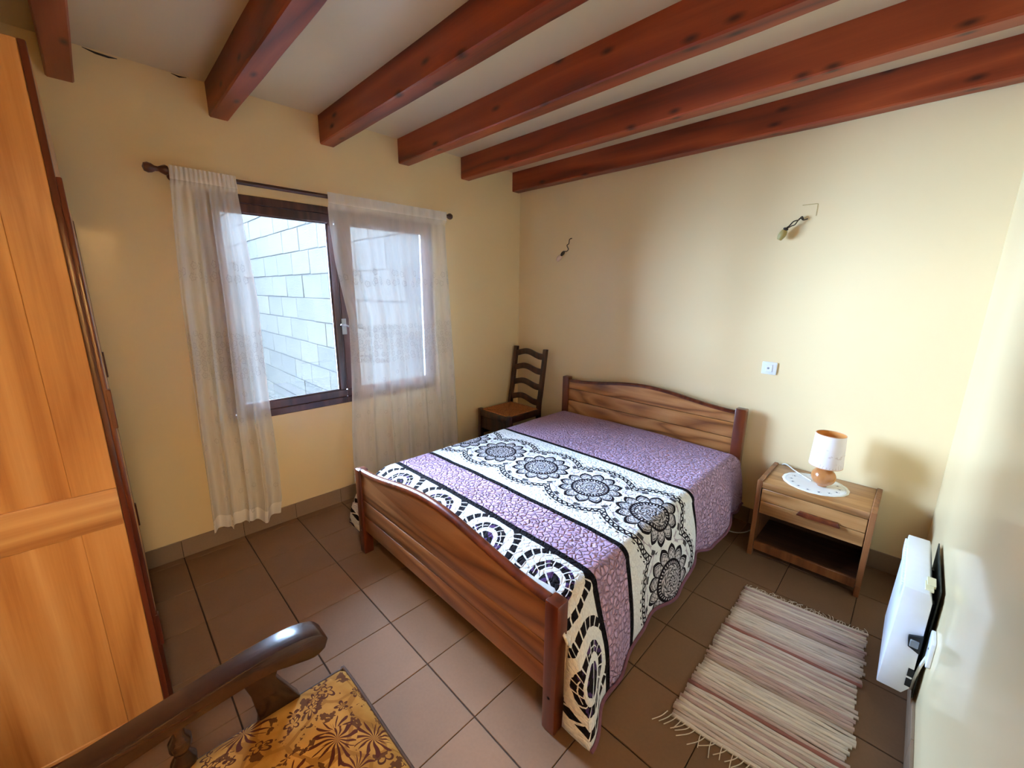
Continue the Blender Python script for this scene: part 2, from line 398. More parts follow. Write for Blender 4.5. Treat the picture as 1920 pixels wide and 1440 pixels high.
def mat_quilt():
    m, nt, b = mat_new('printed_quilt')
    uvn = node(nt, 'ShaderNodeTexCoord').outputs['UV']
    sp = node(nt, 'ShaderNodeSeparateXYZ'); nt.links.new(uvn, sp.inputs[0]); u, v = X(sp.outputs[0]), X(sp.outputs[1])
    wob = tnoise(nt, uvn, 5.0, 2) * 0.016 - 0.008
    vw = v + wob
    black = xor_(band(vw, -0.872, -0.844), band(vw, -1.528, -1.500), band(vw, -1.758, -1.728))
    pinkz = xor_(vw > -0.857, band(vw, -1.742, -1.513))
    mandz = band(vw, -1.513, -0.857); swz = vw < -1.742
    # --- mandala chain
    P = 0.337
    fu = (xfract((u - 1.01) / P + 0.5) - 0.5) * P; dv = v + 1.195
    r = xsqrt(fu * fu + dv * dv); a = xatan2(dv, fu)
    t = xabs(xfract(a * (12 / (2 * PI))) * 2.0 - 1.0)        # 0 at petal axis
    tip = xsqrt(1.0 - t)
    Rp = tip * 0.042 + 0.118
    petal = xabs(r - Rp) < 0.0088
    petal2 = (xabs(r - (Rp - 0.016)) < 0.003) * (r > 0.098)
    curl = (xabs(xsin(a * 24.0) * 0.5 + xsin((r - 0.1) * 300.0) * 0.5) < 0.17) * band(r, 0.099, 0.14) * (r < (Rp - 0.016))
    inpet = (r < Rp) * (r > 0.098)
    pside = (t > 0.9) * band(r, 0.098, 0.125)
    ring1 = band(r, 0.088, 0.100)
    dots = band(r, 0.076, 0.090) * (xsin(a * 34.0) < 0.2)
    lace = band(r, 0.022, 0.074) * (xsin(a * 10.0 + xsin(r * 240.0) * 1.6) * xsin(r * 210.0) > 0.02)
    ring2 = xor_(band(r, 0.073, 0.077), band(r, 0.047, 0.050), band(r, 0.020, 0.024))
    rose = (r < 0.020) * (xsin(a * 8.0) > 0.3)
    disc = r < 0.088
    # ground motifs between petals and the lobed border
    gz = band(r, 0.172, 0.208)
    gm = (xabs(xsin(a * 9.0) * 0.6 + xsin(r * 150.0) * 0.6) < 0.16) * gz
    gm2 = (xsin(a * 9.0 + 0.8) > 0.72) * band(r, 0.182, 0.204)
    # lobed border
    zz = xabs(xfract(a * (44 / (2 * PI))) * 2.0 - 1.0)
    bord1 = band(r, 0.2085, 0.2150)
    bord2 = band(r, 0.2145, 0.236) * (xabs((r - 0.2145) / 0.0215 - zz) < 0.34)
    bord3 = xabs(r - 0.237) < 0.0035
    cdots = band(r, 0.243, 0.256) * (xsin(a * 40.0) > 0.15) * (xsin(a * 40.0 + r * 420.0) > -0.45)
    inkm = xor_(petal, curl * 0.8, pside, ring1, dots, lace * 0.8, ring2, rose, bord1, bord2, bord3, cdots, gm2 * 0.9, petal2 * 0.9) * mandz
    soft = xor_(inpet * 0.42, disc * 0.48, gm * 0.75, band(r, 0.168, 0.210) * 0.06) * mandz
    # --- swirls
    Q = 0.355
    su = (xfract((u - 0.907) / Q + 0.5) - 0.5) * Q; sv = v + 1.875
    sr = xsqrt(su * su + sv * sv); sa = xatan2(sv, su)
    jag = tnoise(nt, uvn, 30.0, 2) * 0.016 - 0.008
    sr_ = sr + jag
    def seg(n, gap): return xabs(xfract(sa * (n / (2 * PI)) + sr * 3.0) - 0.5) < (0.5 - gap)
    s1 = band(sr_, 0.132, 0.163) * seg(27, 0.09)
    s2 = band(sr_, 0.062, 0.093) * seg(15, 0.07) * (1.0 - band(sr_, 0.0755, 0.079) * (xsin(sa * 3.0) > 0.0))
    s3 = (sr_ < 0.042) * (xabs(su * 0.6 + sv - 0.004) > 0.0035)
    swi = xor_(s1, s2, s3) * swz
    purp = (tnoise(nt, uvn, 34.0, 2) > 0.56) * (sr < 0.1)
    # --- colours
    pinkn = tnoise(nt, uvn, 60.0, 4, 0.7)
    pink = ramp(nt, pinkn, [(0.3, lin((188, 152, 182))), (0.7, lin((214, 178, 206)))])
    whiten = tnoise(nt, coords(nt, 'UV', (90, 240, 1)), 1.0, 2)
    white = ramp(nt, whiten, [(0.35, lin((226, 224, 222))), (0.6, lin((242, 240, 236)))])
    col = mixrgb(nt, pinkz, white, pink)
    col = mixrgb(nt, soft, col, lin((150, 126, 138)))
    col = mixrgb(nt, inkm, col, lin((24, 13, 20)))
    inks = mixrgb(nt, purp, lin((22, 12, 14)), lin((82, 54, 98)))
    col = mixrgb(nt, swi, col, inks)
    col = mixrgb(nt, black, col, lin((20, 11, 15)))
    nt.links.new(col, b.inputs['Base Color'])
    b.inputs['Roughness'].default_value = 0.85; b.inputs['Specular IOR Level'].default_value = 0.15
    # --- quilting stitches
    wv = node(nt, 'ShaderNodeVectorMath', operation='ADD')
    nz = node(nt, 'ShaderNodeTexNoise'); nz.inputs['Scale'].default_value = 30; nt.links.new(uvn, nz.inputs['Vector'])
    scl = node(nt, 'ShaderNodeVectorMath', operation='SCALE'); scl.inputs['Scale'].default_value = 0.018
    nt.links.new(nz.outputs['Color'], scl.inputs[0]); nt.links.new(uvn, wv.inputs[0]); nt.links.new(scl.outputs[0], wv.inputs[1])
    e = X(tvor(nt, wv.outputs[0], 40.0, feature='DISTANCE_TO_EDGE'))
    stitch = xmin(e * 3.2, 0.6)
    e2 = tnoise(nt, coords(nt, 'UV', (50, 110, 1)), 1.0, 2)
    h = stitch * (pinkz * 0.8 + 0.2) + e2 * 0.25
    bump(nt, b, h, 1.0, 0.020)
    return m
M_QUILT = mat_quilt()
M_BIND = mat_plain('quilt_binding', (120, 78, 92), 0.8, 0.2, 0.1, 60)

def mat_tapestry():
    m, nt, b = mat_new('gold_floral_tapestry')
    ob = coords(nt, 'Object', (1, 1, 1))
    dn = node(nt, 'ShaderNodeTexNoise'); dn.inputs['Scale'].default_value = 9.0; nt.links.new(ob, dn.inputs['Vector'])
    sc_ = node(nt, 'ShaderNodeVectorMath', operation='SCALE'); sc_.inputs['Scale'].default_value = 0.05
    ad = node(nt, 'ShaderNodeVectorMath', operation='ADD')
    nt.links.new(dn.outputs['Color'], sc_.inputs[0]); nt.links.new(ob, ad.inputs[0]); nt.links.new(sc_.outputs[0], ad.inputs[1])
    vec = ad.outputs[0]
    def flower(vec, scale, ro, n, rnd=1.0):
        pos = tvor(nt, vec, scale, out='Position', rnd=rnd)
        sv = node(nt, 'ShaderNodeVectorMath', operation='SUBTRACT'); nt.links.new(vec, sv.inputs[0]); nt.links.new(pos, sv.inputs[1])
        s2 = node(nt, 'ShaderNodeSeparateXYZ'); nt.links.new(sv.outputs[0], s2.inputs[0]); a, c, d = (X(s2.outputs[i]) for i in range(3))
        r = xsqrt(a * a + c * c + d * d); th = xatan2(c, a)
        pe = xabs(xsin(th * (n / 2)))
        return r, th, pe * 0.5 * ro + 0.5 * ro
    r, th, R = flower(vec, 7.6, 0.058, 11)
    rays = (xsin(th * 15.0 + r * 60.0) > 0.1) * band(r, 0.014, 0.0) if False else (xsin(th * 14.0 + xsin(r * 90.0)) > 0.05) * (r < R) * (r > 0.010)
    heart = r < 0.010
    r2, th2, R2 = flower(vec, 19.0, 0.021, 5)
    small = xor_(xabs(r2 - R2) < 0.0026, (r2 < 0.005)) * (r > 0.062)
    n3 = tnoise(nt, vec, 26.0, 3, 0.6)
    leaf = band(n3, 0.575, 0.75) * (r > 0.05)
    e = X(tvor(nt, vec, 8.5, feature='DISTANCE_TO_EDGE'))
    vine = (e < 0.035)
    base = ramp(nt, tnoise(nt, ob, 11, 3), [(0.3, lin((132, 90, 32))), (0.65, lin((172, 126, 60)))])
    col = mixrgb(nt, vine * 0.7, base, lin((122, 80, 26)))
    col = mixrgb(nt, xor_(small, leaf * 0.9), col, lin((70, 34, 14)))
    col = mixrgb(nt, xor_(rays, heart), col, lin((72, 30, 14)))
    nt.links.new(col, b.inputs['Base Color']); b.inputs['Roughness'].default_value = 0.85; b.inputs['Specular IOR Level'].default_value = 0.12
    bump(nt, b, tnoise(nt, ob, 420, 2), 0.3, 0.002)
    return m
M_TAP = mat_tapestry()
M_PIPING = mat_plain('dark_piping', (66, 44, 24), 0.7, 0.3, 0.2, 200)

def mat_rush():
    m, nt, b = mat_new('woven_rush'); ob = coords(nt, 'Object', (1, 1, 1))
    st = tnoise(nt, coords(nt, 'Object', (120, 120, 120)), 1.0, 2)
    nt.links.new(ramp(nt, st, [(0.3, lin((132, 70, 30))), (0.7, lin((204, 128, 66)))]), b.inputs['Base Color'])
    b.inputs['Roughness'].default_value = 0.6; bump(nt, b, st, 0.4, 0.004); return m
M_RUSH = mat_rush()

# ------------------------------------------------------------------ room shell
W, YN, H, HB = 2.965, -3.52, 2.511, 2.355     # width, near wall, ceiling, beam underside
fl = struct(box('floor', -0.02, W + 1.3, YN - 0.02, 0.02, -0.12, -0.004, M_GROUT), 'tiled floor')
TX, TY, TP, GAP = 0.356, -2.426, 0.30, 0.0052
tile_mesh = {}
def tile_piece(w, d, h=0.012):
    k = (round(w, 4), round(d, 4))
    if k not in tile_mesh:
        bm = bmesh.new(); bm_box(bm, 0, w, 0, d, -h, 0)
        ed = [e for e in bm.edges if e.verts[0].co.z > -1e-6 and e.verts[1].co.z > -1e-6]
        bmesh.ops.bevel(bm, geom=ed, offset=0.0014, segments=1, affect='EDGES')
        bmesh.ops.recalc_face_normals(bm, faces=bm.faces)
        me = bpy.data.meshes.new('tile'); bm.to_mesh(me); bm.free(); me.materials.append(M_TILE); tile_mesh[k] = me
    return tile_mesh[k]
for i in range(-2, 10):
    for j in range(-4, 9):
        x0, x1 = max(TX + TP * i + 0.0014, 0.001), min(TX + TP * (i + 1) - 0.0014, W - 0.001)
        y0, y1 = max(TY + TP * j + GAP / 2, YN + 0.001), min(TY + TP * (j + 1) - GAP / 2, -0.001)
        if x1 - x0 < 0.01 or y1 - y0 < 0.01: continue
        o = bpy.data.objects.new('tile', tile_piece(x1 - x0, y1 - y0)); COL.objects.link(o)
        o.parent = fl; o.location = (x0, y0, random.uniform(-0.0004, 0.0004))

# window wall with its opening (x = 0)
FY0, FY1, FZ0, FZ1 = -2.42, -0.975, 0.725, 2.0
bm = bmesh.new()
bm_box(bm, -0.12, 0, YN - 0.2, FY0, -0.1, H + 0.15); bm_box(bm, -0.12, 0, FY1, 0.25, -0.1, H + 0.15)
bm_box(bm, -0.12, 0, FY0, FY1, -0.1, FZ0); bm_box(bm, -0.12, 0, FY0, FY1, FZ1, H + 0.15)
wall_w = struct(from_bm('wall_window', bm, M_WALL), 'glossy cream wall with the window')
wall_b = struct(box('wall_back', 0, W + 0.12, 0, 0.2, -0.1, H + 0.15, M_WALL), 'glossy cream wall behind the bed')
# right wall with the open doorway the photograph was taken from
DY0, DY1, DZ = -3.42, -2.62, 2.05
bm = bmesh.new()
bm_box(bm, W, W + 0.12, DY1, 0.0, -0.1, H + 0.15); bm_box(bm, W, W + 0.12, YN - 0.2, DY0, -0.1, H + 0.15)
bm_box(bm, W, W + 0.12, DY0, DY1, DZ, H + 0.15)
wall_r = struct(from_bm('wall_right', bm, M_WALL), 'cream wall carrying the heater')
wall_n = struct(box('wall_near', 0, W + 1.4, YN - 0.2, YN, -0.1, H + 0.15, M_WALL), 'cream wall behind the wardrobe')
ceil = struct(box('ceiling', -0.12, W + 1.4, YN - 0.2, 0.2, H, H + 0.12, M_CEIL), 'pale painted ceiling between the beams')
# small hall outside the doorway
bm = bmesh.new()
bm_box(bm, W + 1.2, W + 1.32, YN, -1.9, -0.1, H); bm_box(bm, W + 0.12, W + 1.2, -2.0, -1.9, -0.1, H)
struct(from_bm('wall_hall', bm, M_WALL), 'pale hall wall outside the doorway')

# cracks at the top of the window wall and the patch on the back wall
def sliver(name, pts, w, mat, parent, nrm):
    bm = bmesh.new(); bm_tube(bm, pts, lambda t: w * (0.3 + math.sin(PI * t)), 5); return from_bm(name, bm, mat, parent)
sliver('crack', [(0.0, -2.74, H - 0.003), (0.001, -2.70, H - 0.012), (0.001, -2.66, H - 0.014), (0, -2.63, H - 0.010)], 0.004, M_WIRE, wall_w, None)
sliver('crack', [(0.0, -2.44, H - 0.004), (0.001, -2.41, H - 0.010), (0.0, -2.38, H - 0.004)], 0.003, M_GROUT, wall_w, None)
M_SCAR = mat_plain('scarred_plaster', (206, 176, 122), 0.8, 0.2, 0.1, 80)
box('plaster_scar', 2.187, 2.256, -0.0012, 0.001, 1.973, 1.977, M_SCAR, wall_b)
box('plaster_scar', 2.256, 2.260, -0.0012, 0.001, 1.912, 1.975, M_SCAR, wall_b)

# skirting tiles
def skirting(name, label, run, n0, n1, fixed, axis, h, sgn, off):
    base = struct(box(name, *(sorted((fixed, fixed + sgn * 0.007)) + [n0, n1] if axis == 'Y' else [n0, n1] + sorted((fixed, fixed + sgn * 0.007))), 0.001, h - 0.003, M_GROUT), label); k0 = math.floor((n0 - off) / TP); p = off + k0 * TP
    while p < n1:
        a, b_ = max(p + 0.0012, n0), min(p + TP - 0.0012, n1)
        if b_ - a > 0.01:
            if axis == 'Y': box('skirting_tile', *sorted((fixed, fixed + sgn * 0.009)), a, b_, 0.001, h, M_SKIRT, base, 0.0012, 1)
            else: box('skirting_tile', a, b_, *sorted((fixed, fixed + sgn * 0.009)), 0.001, h, M_SKIRT, base, 0.0012, 1)
        p += TP
skirting('baseboard_window', 'brown tile skirting along the window wall', None, YN, -0.001, 0.0, 'Y', 0.104, 1, TY)
skirting('baseboard_back', 'brown tile skirting along the back wall', None, 0.012, W - 0.012, 0.0, 'X', 0.104, -1, TX)
skirting('baseboard_right', 'brown tile skirting along the heater wall', None, DY1 + 0.01, -0.012, W, 'Y', 0.104, -1, TY)

# ceiling beams
BY = [-2.871, -2.308, -1.755, -1.225, -0.675, -0.101]
BL = ['ceiling beam above the wardrobe, farthest from the bed headboard',
      'ceiling beam with a pale sheen, over the left curtain',
      'reddish ceiling beam meeting the wall over the uncovered window pane',
      'reddish knotty ceiling beam meeting the wall over the right curtain',
      'dark ceiling beam, second from the headboard wall',
      'dark ceiling beam running tight along the headboard wall']
for k, y in enumerate(BY):
    bm = bmesh.new(); n = 24; b0, b1 = y, y + 0.086
    rings = []
    for i in range(n + 1):
        x = 0.0005 + (W - 0.001) * i / n; j = [noise.noise(Vector((x * 2.3, k * 3.1, q * 7.0))) * 0.0035 for q in range(4)]
        if i in (0, n): j = [0] * 4
        c = 0.006
        rings.append([bm.verts.new((x, yy, zz)) for yy, zz in ((b0 + j[0], H - 0.0005), (b0 + j[0], HB + c), (b0 + c + j[0], HB + j[1]),
                                                             (b1 - c + j[2], HB + j[1]), (b1 + j[2], HB + c), (b1 + j[2], H - 0.0005))])
    for i in range(n):
        for q in range(6): bm.faces.new((rings[i][q], rings[i][(q + 1) % 6], rings[i + 1][(q + 1) % 6], rings[i + 1][q]))
    bm.faces.new(rings[0]); bm.faces.new(rings[-1][::-1])
    tag(autosmooth(from_bm('ceiling_beam', bm, M_BEAM), 30), BL[k], 'beam', 'dark wooden ceiling beams')

# hall lamp: a warm globe outside the doorway, behind the camera
hl = thing('hall_lamp', 'white globe lamp on the hall ceiling outside the doorway', 'lamp', (W + 0.66, -2.95, H))
lathe('ceiling_rose', [(0.0, -0.0), (0.05, -0.001), (0.05, -0.02), (0.02, -0.03), (0.02, -0.08), (0.0, -0.08)], (W + 0.66, -2.95, H), M_WHITE, hl)
mg, ntg, bgk = mat_new('lit_opal_glass'); bgk.inputs['Base Color'].default_value = (1, 0.9, 0.75, 1)
bgk.inputs['Emission Color'].default_value = (1, 0.84, 0.60, 1); bgk.inputs['Emission Strength'].default_value = HALL_W
lathe('globe', [(0.11 * math.sin(PI * i / 16), -0.19 + 0.11 * math.cos(PI * i / 16)) for i in range(17)], (W + 0.66, -2.95, H), mg, hl)

# ------------------------------------------------------------------ outside
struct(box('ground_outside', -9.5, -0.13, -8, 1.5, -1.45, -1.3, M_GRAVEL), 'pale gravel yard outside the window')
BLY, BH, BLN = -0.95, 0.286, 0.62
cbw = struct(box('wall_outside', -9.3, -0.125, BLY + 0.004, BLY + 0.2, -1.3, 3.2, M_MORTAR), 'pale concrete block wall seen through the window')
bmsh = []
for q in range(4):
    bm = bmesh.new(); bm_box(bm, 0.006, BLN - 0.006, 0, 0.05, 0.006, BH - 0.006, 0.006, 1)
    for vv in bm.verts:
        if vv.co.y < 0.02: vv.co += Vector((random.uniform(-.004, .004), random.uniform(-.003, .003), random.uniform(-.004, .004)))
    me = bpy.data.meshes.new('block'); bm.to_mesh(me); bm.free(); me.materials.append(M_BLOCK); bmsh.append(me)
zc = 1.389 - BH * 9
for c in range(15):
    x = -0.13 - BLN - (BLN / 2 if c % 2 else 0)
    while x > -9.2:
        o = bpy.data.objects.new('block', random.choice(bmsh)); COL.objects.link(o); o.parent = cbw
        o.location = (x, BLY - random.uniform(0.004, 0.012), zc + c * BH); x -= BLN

# added wall, out of view: blocks low sky light to dim the right wall
ew = struct(box('wall_sky_blocker', -7.5, -7.22, -4.4, BLY - 0.02, -1.3, 3.35, M_MORTAR), 'added unseen block wall that keeps sky light off the right wall')
ebm = bmesh.new(); bm_box(ebm, 0, 0.05, 0.006, BLN - 0.006, 0.006, BH - 0.006, 0.006, 1)
eme = bpy.data.meshes.new('block'); ebm.to_mesh(eme); ebm.free(); eme.materials.append(M_BLOCK)
for c in range(15):
    y = BLY - 0.03 - BLN + (BLN / 2 if c % 2 else 0)
    while y > -4.4:
        if y + BLN < BLY - 0.02:
            o = bpy.data.objects.new('block', eme); COL.objects.link(o); o.parent = ew; o.location = (-7.258 + random.uniform(0.002, 0.008), y, -1.185 + c * BH)
        y -= BLN

# ------------------------------------------------------------------ window
win = semp('window_1', 'dark brown casement window with two sashes')
def frame_ring(bm, y0, y1, z0, z1, x0, x1, w, bev=0.004):
    for a in ((y0, y1, z1 - w[0], z1), (y0, y1, z0, z0 + w[1]), (y0, y0 + w[2], z0 + w[1], z1 - w[0]), (y1 - w[3], y1, z0 + w[1], z1 - w[0])):
        bm_box(bm, x0, x1, *a, bev, 1)
bm = bmesh.new(); frame_ring(bm, FY0, FY1, FZ0, FZ1, -0.11, 0.010, (0.045, 0.045, 0.04, 0.04))
frm = from_bm('frame', bm, M_FRAME, win)
def sash(y0, y1, st, rg):
    bm = bmesh.new(); frame_ring(bm, y0, y1, FZ0 + 0.046, FZ1 - 0.046, -0.008, 0.012, (0.05, 0.05, st, rg), 0.004)
    s = from_bm('sash', bm, M_FRAME, win)
    bm = bmesh.new(); frame_ring(bm, y0 + st - 0.001, y1 - rg + 0.001, FZ0 + 0.095, FZ1 - 0.095, -0.006, 0.005, (0.008,) * 4, 0.002)
    from_bm('glazing_bead', bm, M_FRAME, s)
    box('pane', -0.0125, -0.0085, y0 + st - 0.005, y1 - rg + 0.005, FZ0 + 0.09, FZ1 - 0.09, M_GLASS, s)
    return s
sash(-2.379, -1.718, 0.05, 0.046); s2 = sash(-1.716, -1.016, 0.100, 0.05)
bm = bmesh.new(); bm_box(bm, 0.014, 0.018, -1.722, -1.690, 1.20, 1.305, 0.0015, 1)
hd = from_bm('handle_plate', bm, M_STEEL, s2)
bm = bmesh.new(); bm_tube(bm, spline([(0.016, -1.706, 1.262), (0.045, -1.707, 1.264), (0.052, -1.725, 1.262), (0.052, -1.742, 1.270)], 5), 0.007, 8)
bm_tube(bm, spline([(0.045, -1.705, 1.262), (0.048, -1.68, 1.252), (0.048, -1.655, 1.244)], 4), 0.006, 8)
autosmooth(from_bm('handle', bm, M_WHITE, s2), 50)

# ------------------------------------------------------------------ curtain rod and voile curtains
rodx, rodz = 0.085, 2.045
rod = thing('curtain_rod', 'dark turned wooden curtain rod above the window', 'curtain rod', (rodx, -1.71, rodz))
lathe('pole', [(0.012, -0.80), (0.012, 0.80)], (rodx, -1.72, rodz), M_ROD, rod, 'Y', 14)
fin = [(0.012, 0.0), (0.020, 0.004), (0.023, 0.014), (0.018, 0.026), (0.011, 0.040), (0.012, 0.052), (0.020, 0.064), (0.023, 0.078), (0.018, 0.092), (0.0, 0.098)]
lathe('finial', [(r, -0.80 - h) for r, h in fin], (rodx, -1.72, rodz), M_ROD, rod, 'Y', 18)
lathe('finial', [(r, 0.79 + h * 0.95) for r, h in fin], (rodx, -1.72, rodz), M_ROD, rod, 'Y', 18)
for yy in (-2.50, -0.955):
    bm = bmesh.new(); bm_tube(bm, [(0.0, yy, rodz - 0.01), (rodx, yy, rodz - 0.012)], 0.009, 10); bm_lathe(bm, [(0.0, 0.0), (0.022, 0.0), (0.022, 0.008), (0.0, 0.008)], (0.0, yy, rodz - 0.01), 'X', 14)
    from_bm('bracket', bm, M_ROD, rod)
def lerp_tab(tab, z):
    if z >= tab[0][0]: return tab[0][1]
    for (z0, y0), (z1, y1) in zip(tab, tab[1:]):
        if z >= z1:
            t = (z0 - z) / (z0 - z1); return y0 + (y1 - y0) * t
    return tab[-1][1]
LL = [(2.06, -2.522), (1.73, -2.546), (1.44, -2.562), (1.17, -2.568), (.77, -2.58), (.45, -2.583), (.1, -2.592)]
LR = [(2.06, -2.252), (1.75, -2.236), (1.44, -2.221), (1.14, -2.227), (.78, -2.231), (.5, -2.226), (.22, -2.228), (.1, -2.245)]
RL = [(2.06, -1.783), (1.86, -1.771), (1.66, -1.756), (1.49, -1.729), (1.31, -1.700), (1.09, -1.706), (.8, -1.718), (.57, -1.735), (.1, -1.748)]
RR = [(2.06, -0.91), (1.68, -0.892), (1.26, -0.864), (.91, -0.841), (.45, -0.82), (.1, -0.815)]
def curtain(label, L, R_, nf, amp, cw, zb, seed):
    def zb_(a): return zb + 0.022 * math.sin(a * 5.1 + seed) + 0.012 * math.sin(a * 13 + seed)
    def fn(a, c):
        z = 2.066 + (zb_(a) - 2.066) * c
        y = lerp_tab(L, z) + (lerp_tab(R_, z) - lerp_tab(L, z)) * a
        g = ss(0.0, 0.10, c); w = 0.35 + 0.65 * ss(0, 0.9, c)
        ph = a * nf * 2 * PI + seed + 1.1 * noise.noise(Vector((a * 3, c * 1.3, seed)))
        x = rodx + g * amp * w * (math.sin(ph) * 0.7 + 0.3 * math.sin(ph * 2.3 + 1) + 0.9 * noise.noise(Vector((a * 7, c * 2.2, seed + 4))))
        y += g * 0.012 * math.cos(ph) * w
        if c < 0.035: x = rodx + 0.016 * (1 if True else 0) + 0.003 * math.sin(a * 90)
        return (max(0.024, x + 0.012 * (1 - g)), y, z)
    o = grid_mesh('curtain', fn, 150, 90, M_SHEER, None, lambda a, c: (a * cw, 2.066 + (zb - 2.066) * c))
    return tag(o, label, 'curtain', 'white voile curtains')
curtain('bunched white voile curtain left of the uncovered window pane', LL, LR, 4, 0.040, 0.75, 0.115, 0.5)
curtain('spread white voile curtain covering the right window sash', RL, RR, 6, 0.022, 1.25, 0.14, 2.2)

# ------------------------------------------------------------------ bed
bed = thing('bed', 'wooden double bed with curved headboard and footboard of wide planks', 'bed', (1.37, -1.0, 0))
def bell(x, w): t = min(1, abs(x - 1.36) / w); return 0.5 + 0.5 * math.cos(PI * t)
def plank(name, x0, x1, y0, y1, zlo, zhi, mat, parent, n=28, bev=0.003):
    out = [(x0, zlo), (x1, zlo)] + [(x1 + (x0 - x1) * i / n, zhi(x1 + (x0 - x1) * i / n)) for i in range(n + 1)] if callable(zhi) else [(x0, zlo), (x1, zlo), (x1, zhi), (x0, zhi)]
    return prism(name, out, 'Y', y0, y1, mat, parent, bev)
def board(nm, y0, y1, px, ptop, planks, top, mat, py):
    em = bpy.data.objects.new(nm, None); COL.objects.link(em); em.parent = bed
    for a, b_ in px: 
        post = box('post', a, b_, py[0], py[1], 0.0, ptop, M_BEDP, em, 0.006)
    xa, xb = px[0][1] - 0.004, px[1][0] + 0.004
    for zl, zh in planks: plank('plank', xa, xb, y0, y1, zl, zh, mat, em)
    n = 40; bm = bmesh.new(); rings = []
    hw = (y1 - y0) / 2 + 0.004; yc = (y0 + y1) / 2
    for i in range(n + 1):
        x = xa + (xb - xa) * i / n; z = top(x)
        rings.append([bm.verts.new((x, yc + hw * math.cos(t), z - 0.006 + 0.016 * math.sin(t))) for t in [PI * q / 6 for q in range(7)]] + [bm.verts.new((x, yc - hw, z - 0.012)), bm.verts.new((x, yc + hw, z - 0.012))])
    m_ = len(rings[0])
    for i in range(n):
        for q in range(m_): bm.faces.new((rings[i][q], rings[i][(q + 1) % m_], rings[i + 1][(q + 1) % m_], rings[i + 1][q]))
    bm.faces.new(rings[0]); bm.faces.new(rings[-1][::-1])
    autosmooth(from_bm('top_rail', bm, M_BEDP, em), 40)
    return em
ftop = lambda x: 0.512 + 0.082 * bell(x, 0.70)
htop = lambda x: 0.752 + 0.062 * bell(x - 0.02, 0.66)
fb = board('footboard', -1.968, -1.938, ((0.645, 0.700), (2.044, 2.100)), 0.520, [(0.148, 0.2425), (0.2465, 0.3395), (0.3435, lambda x: ftop(x) - 0.013)], ftop, M_BED, (-1.980, -1.924))
for xx in (0.672, 2.0725): lathe('bolt', [(0.0, 0.0), (0.006, 0.0), (0.006, 0.002), (0.0, 0.003)], (xx, -1.980, 0.145), M_STEEL, fb, 'Y', 12)
hb = board('headboard', -0.078, -0.048, ((0.628, 0.690), (2.012, 2.076)), 0.780, [(0.34, 0.5760), (0.5795, 0.6790), (0.6825, lambda x: htop(x) - 0.013)], htop, M_BED_LIT, (-0.092, -0.034))
for xx in (0.675, 2.045): box('side_rail', xx, xx + 0.026, -1.93, -0.085, 0.18, 0.32, M_BEDP, bed, 0.004)
box('mattress', 0.706, 2.040, -1.92, -0.095, 0.24, 0.475, M_CORD, bed, 0.04, 3)

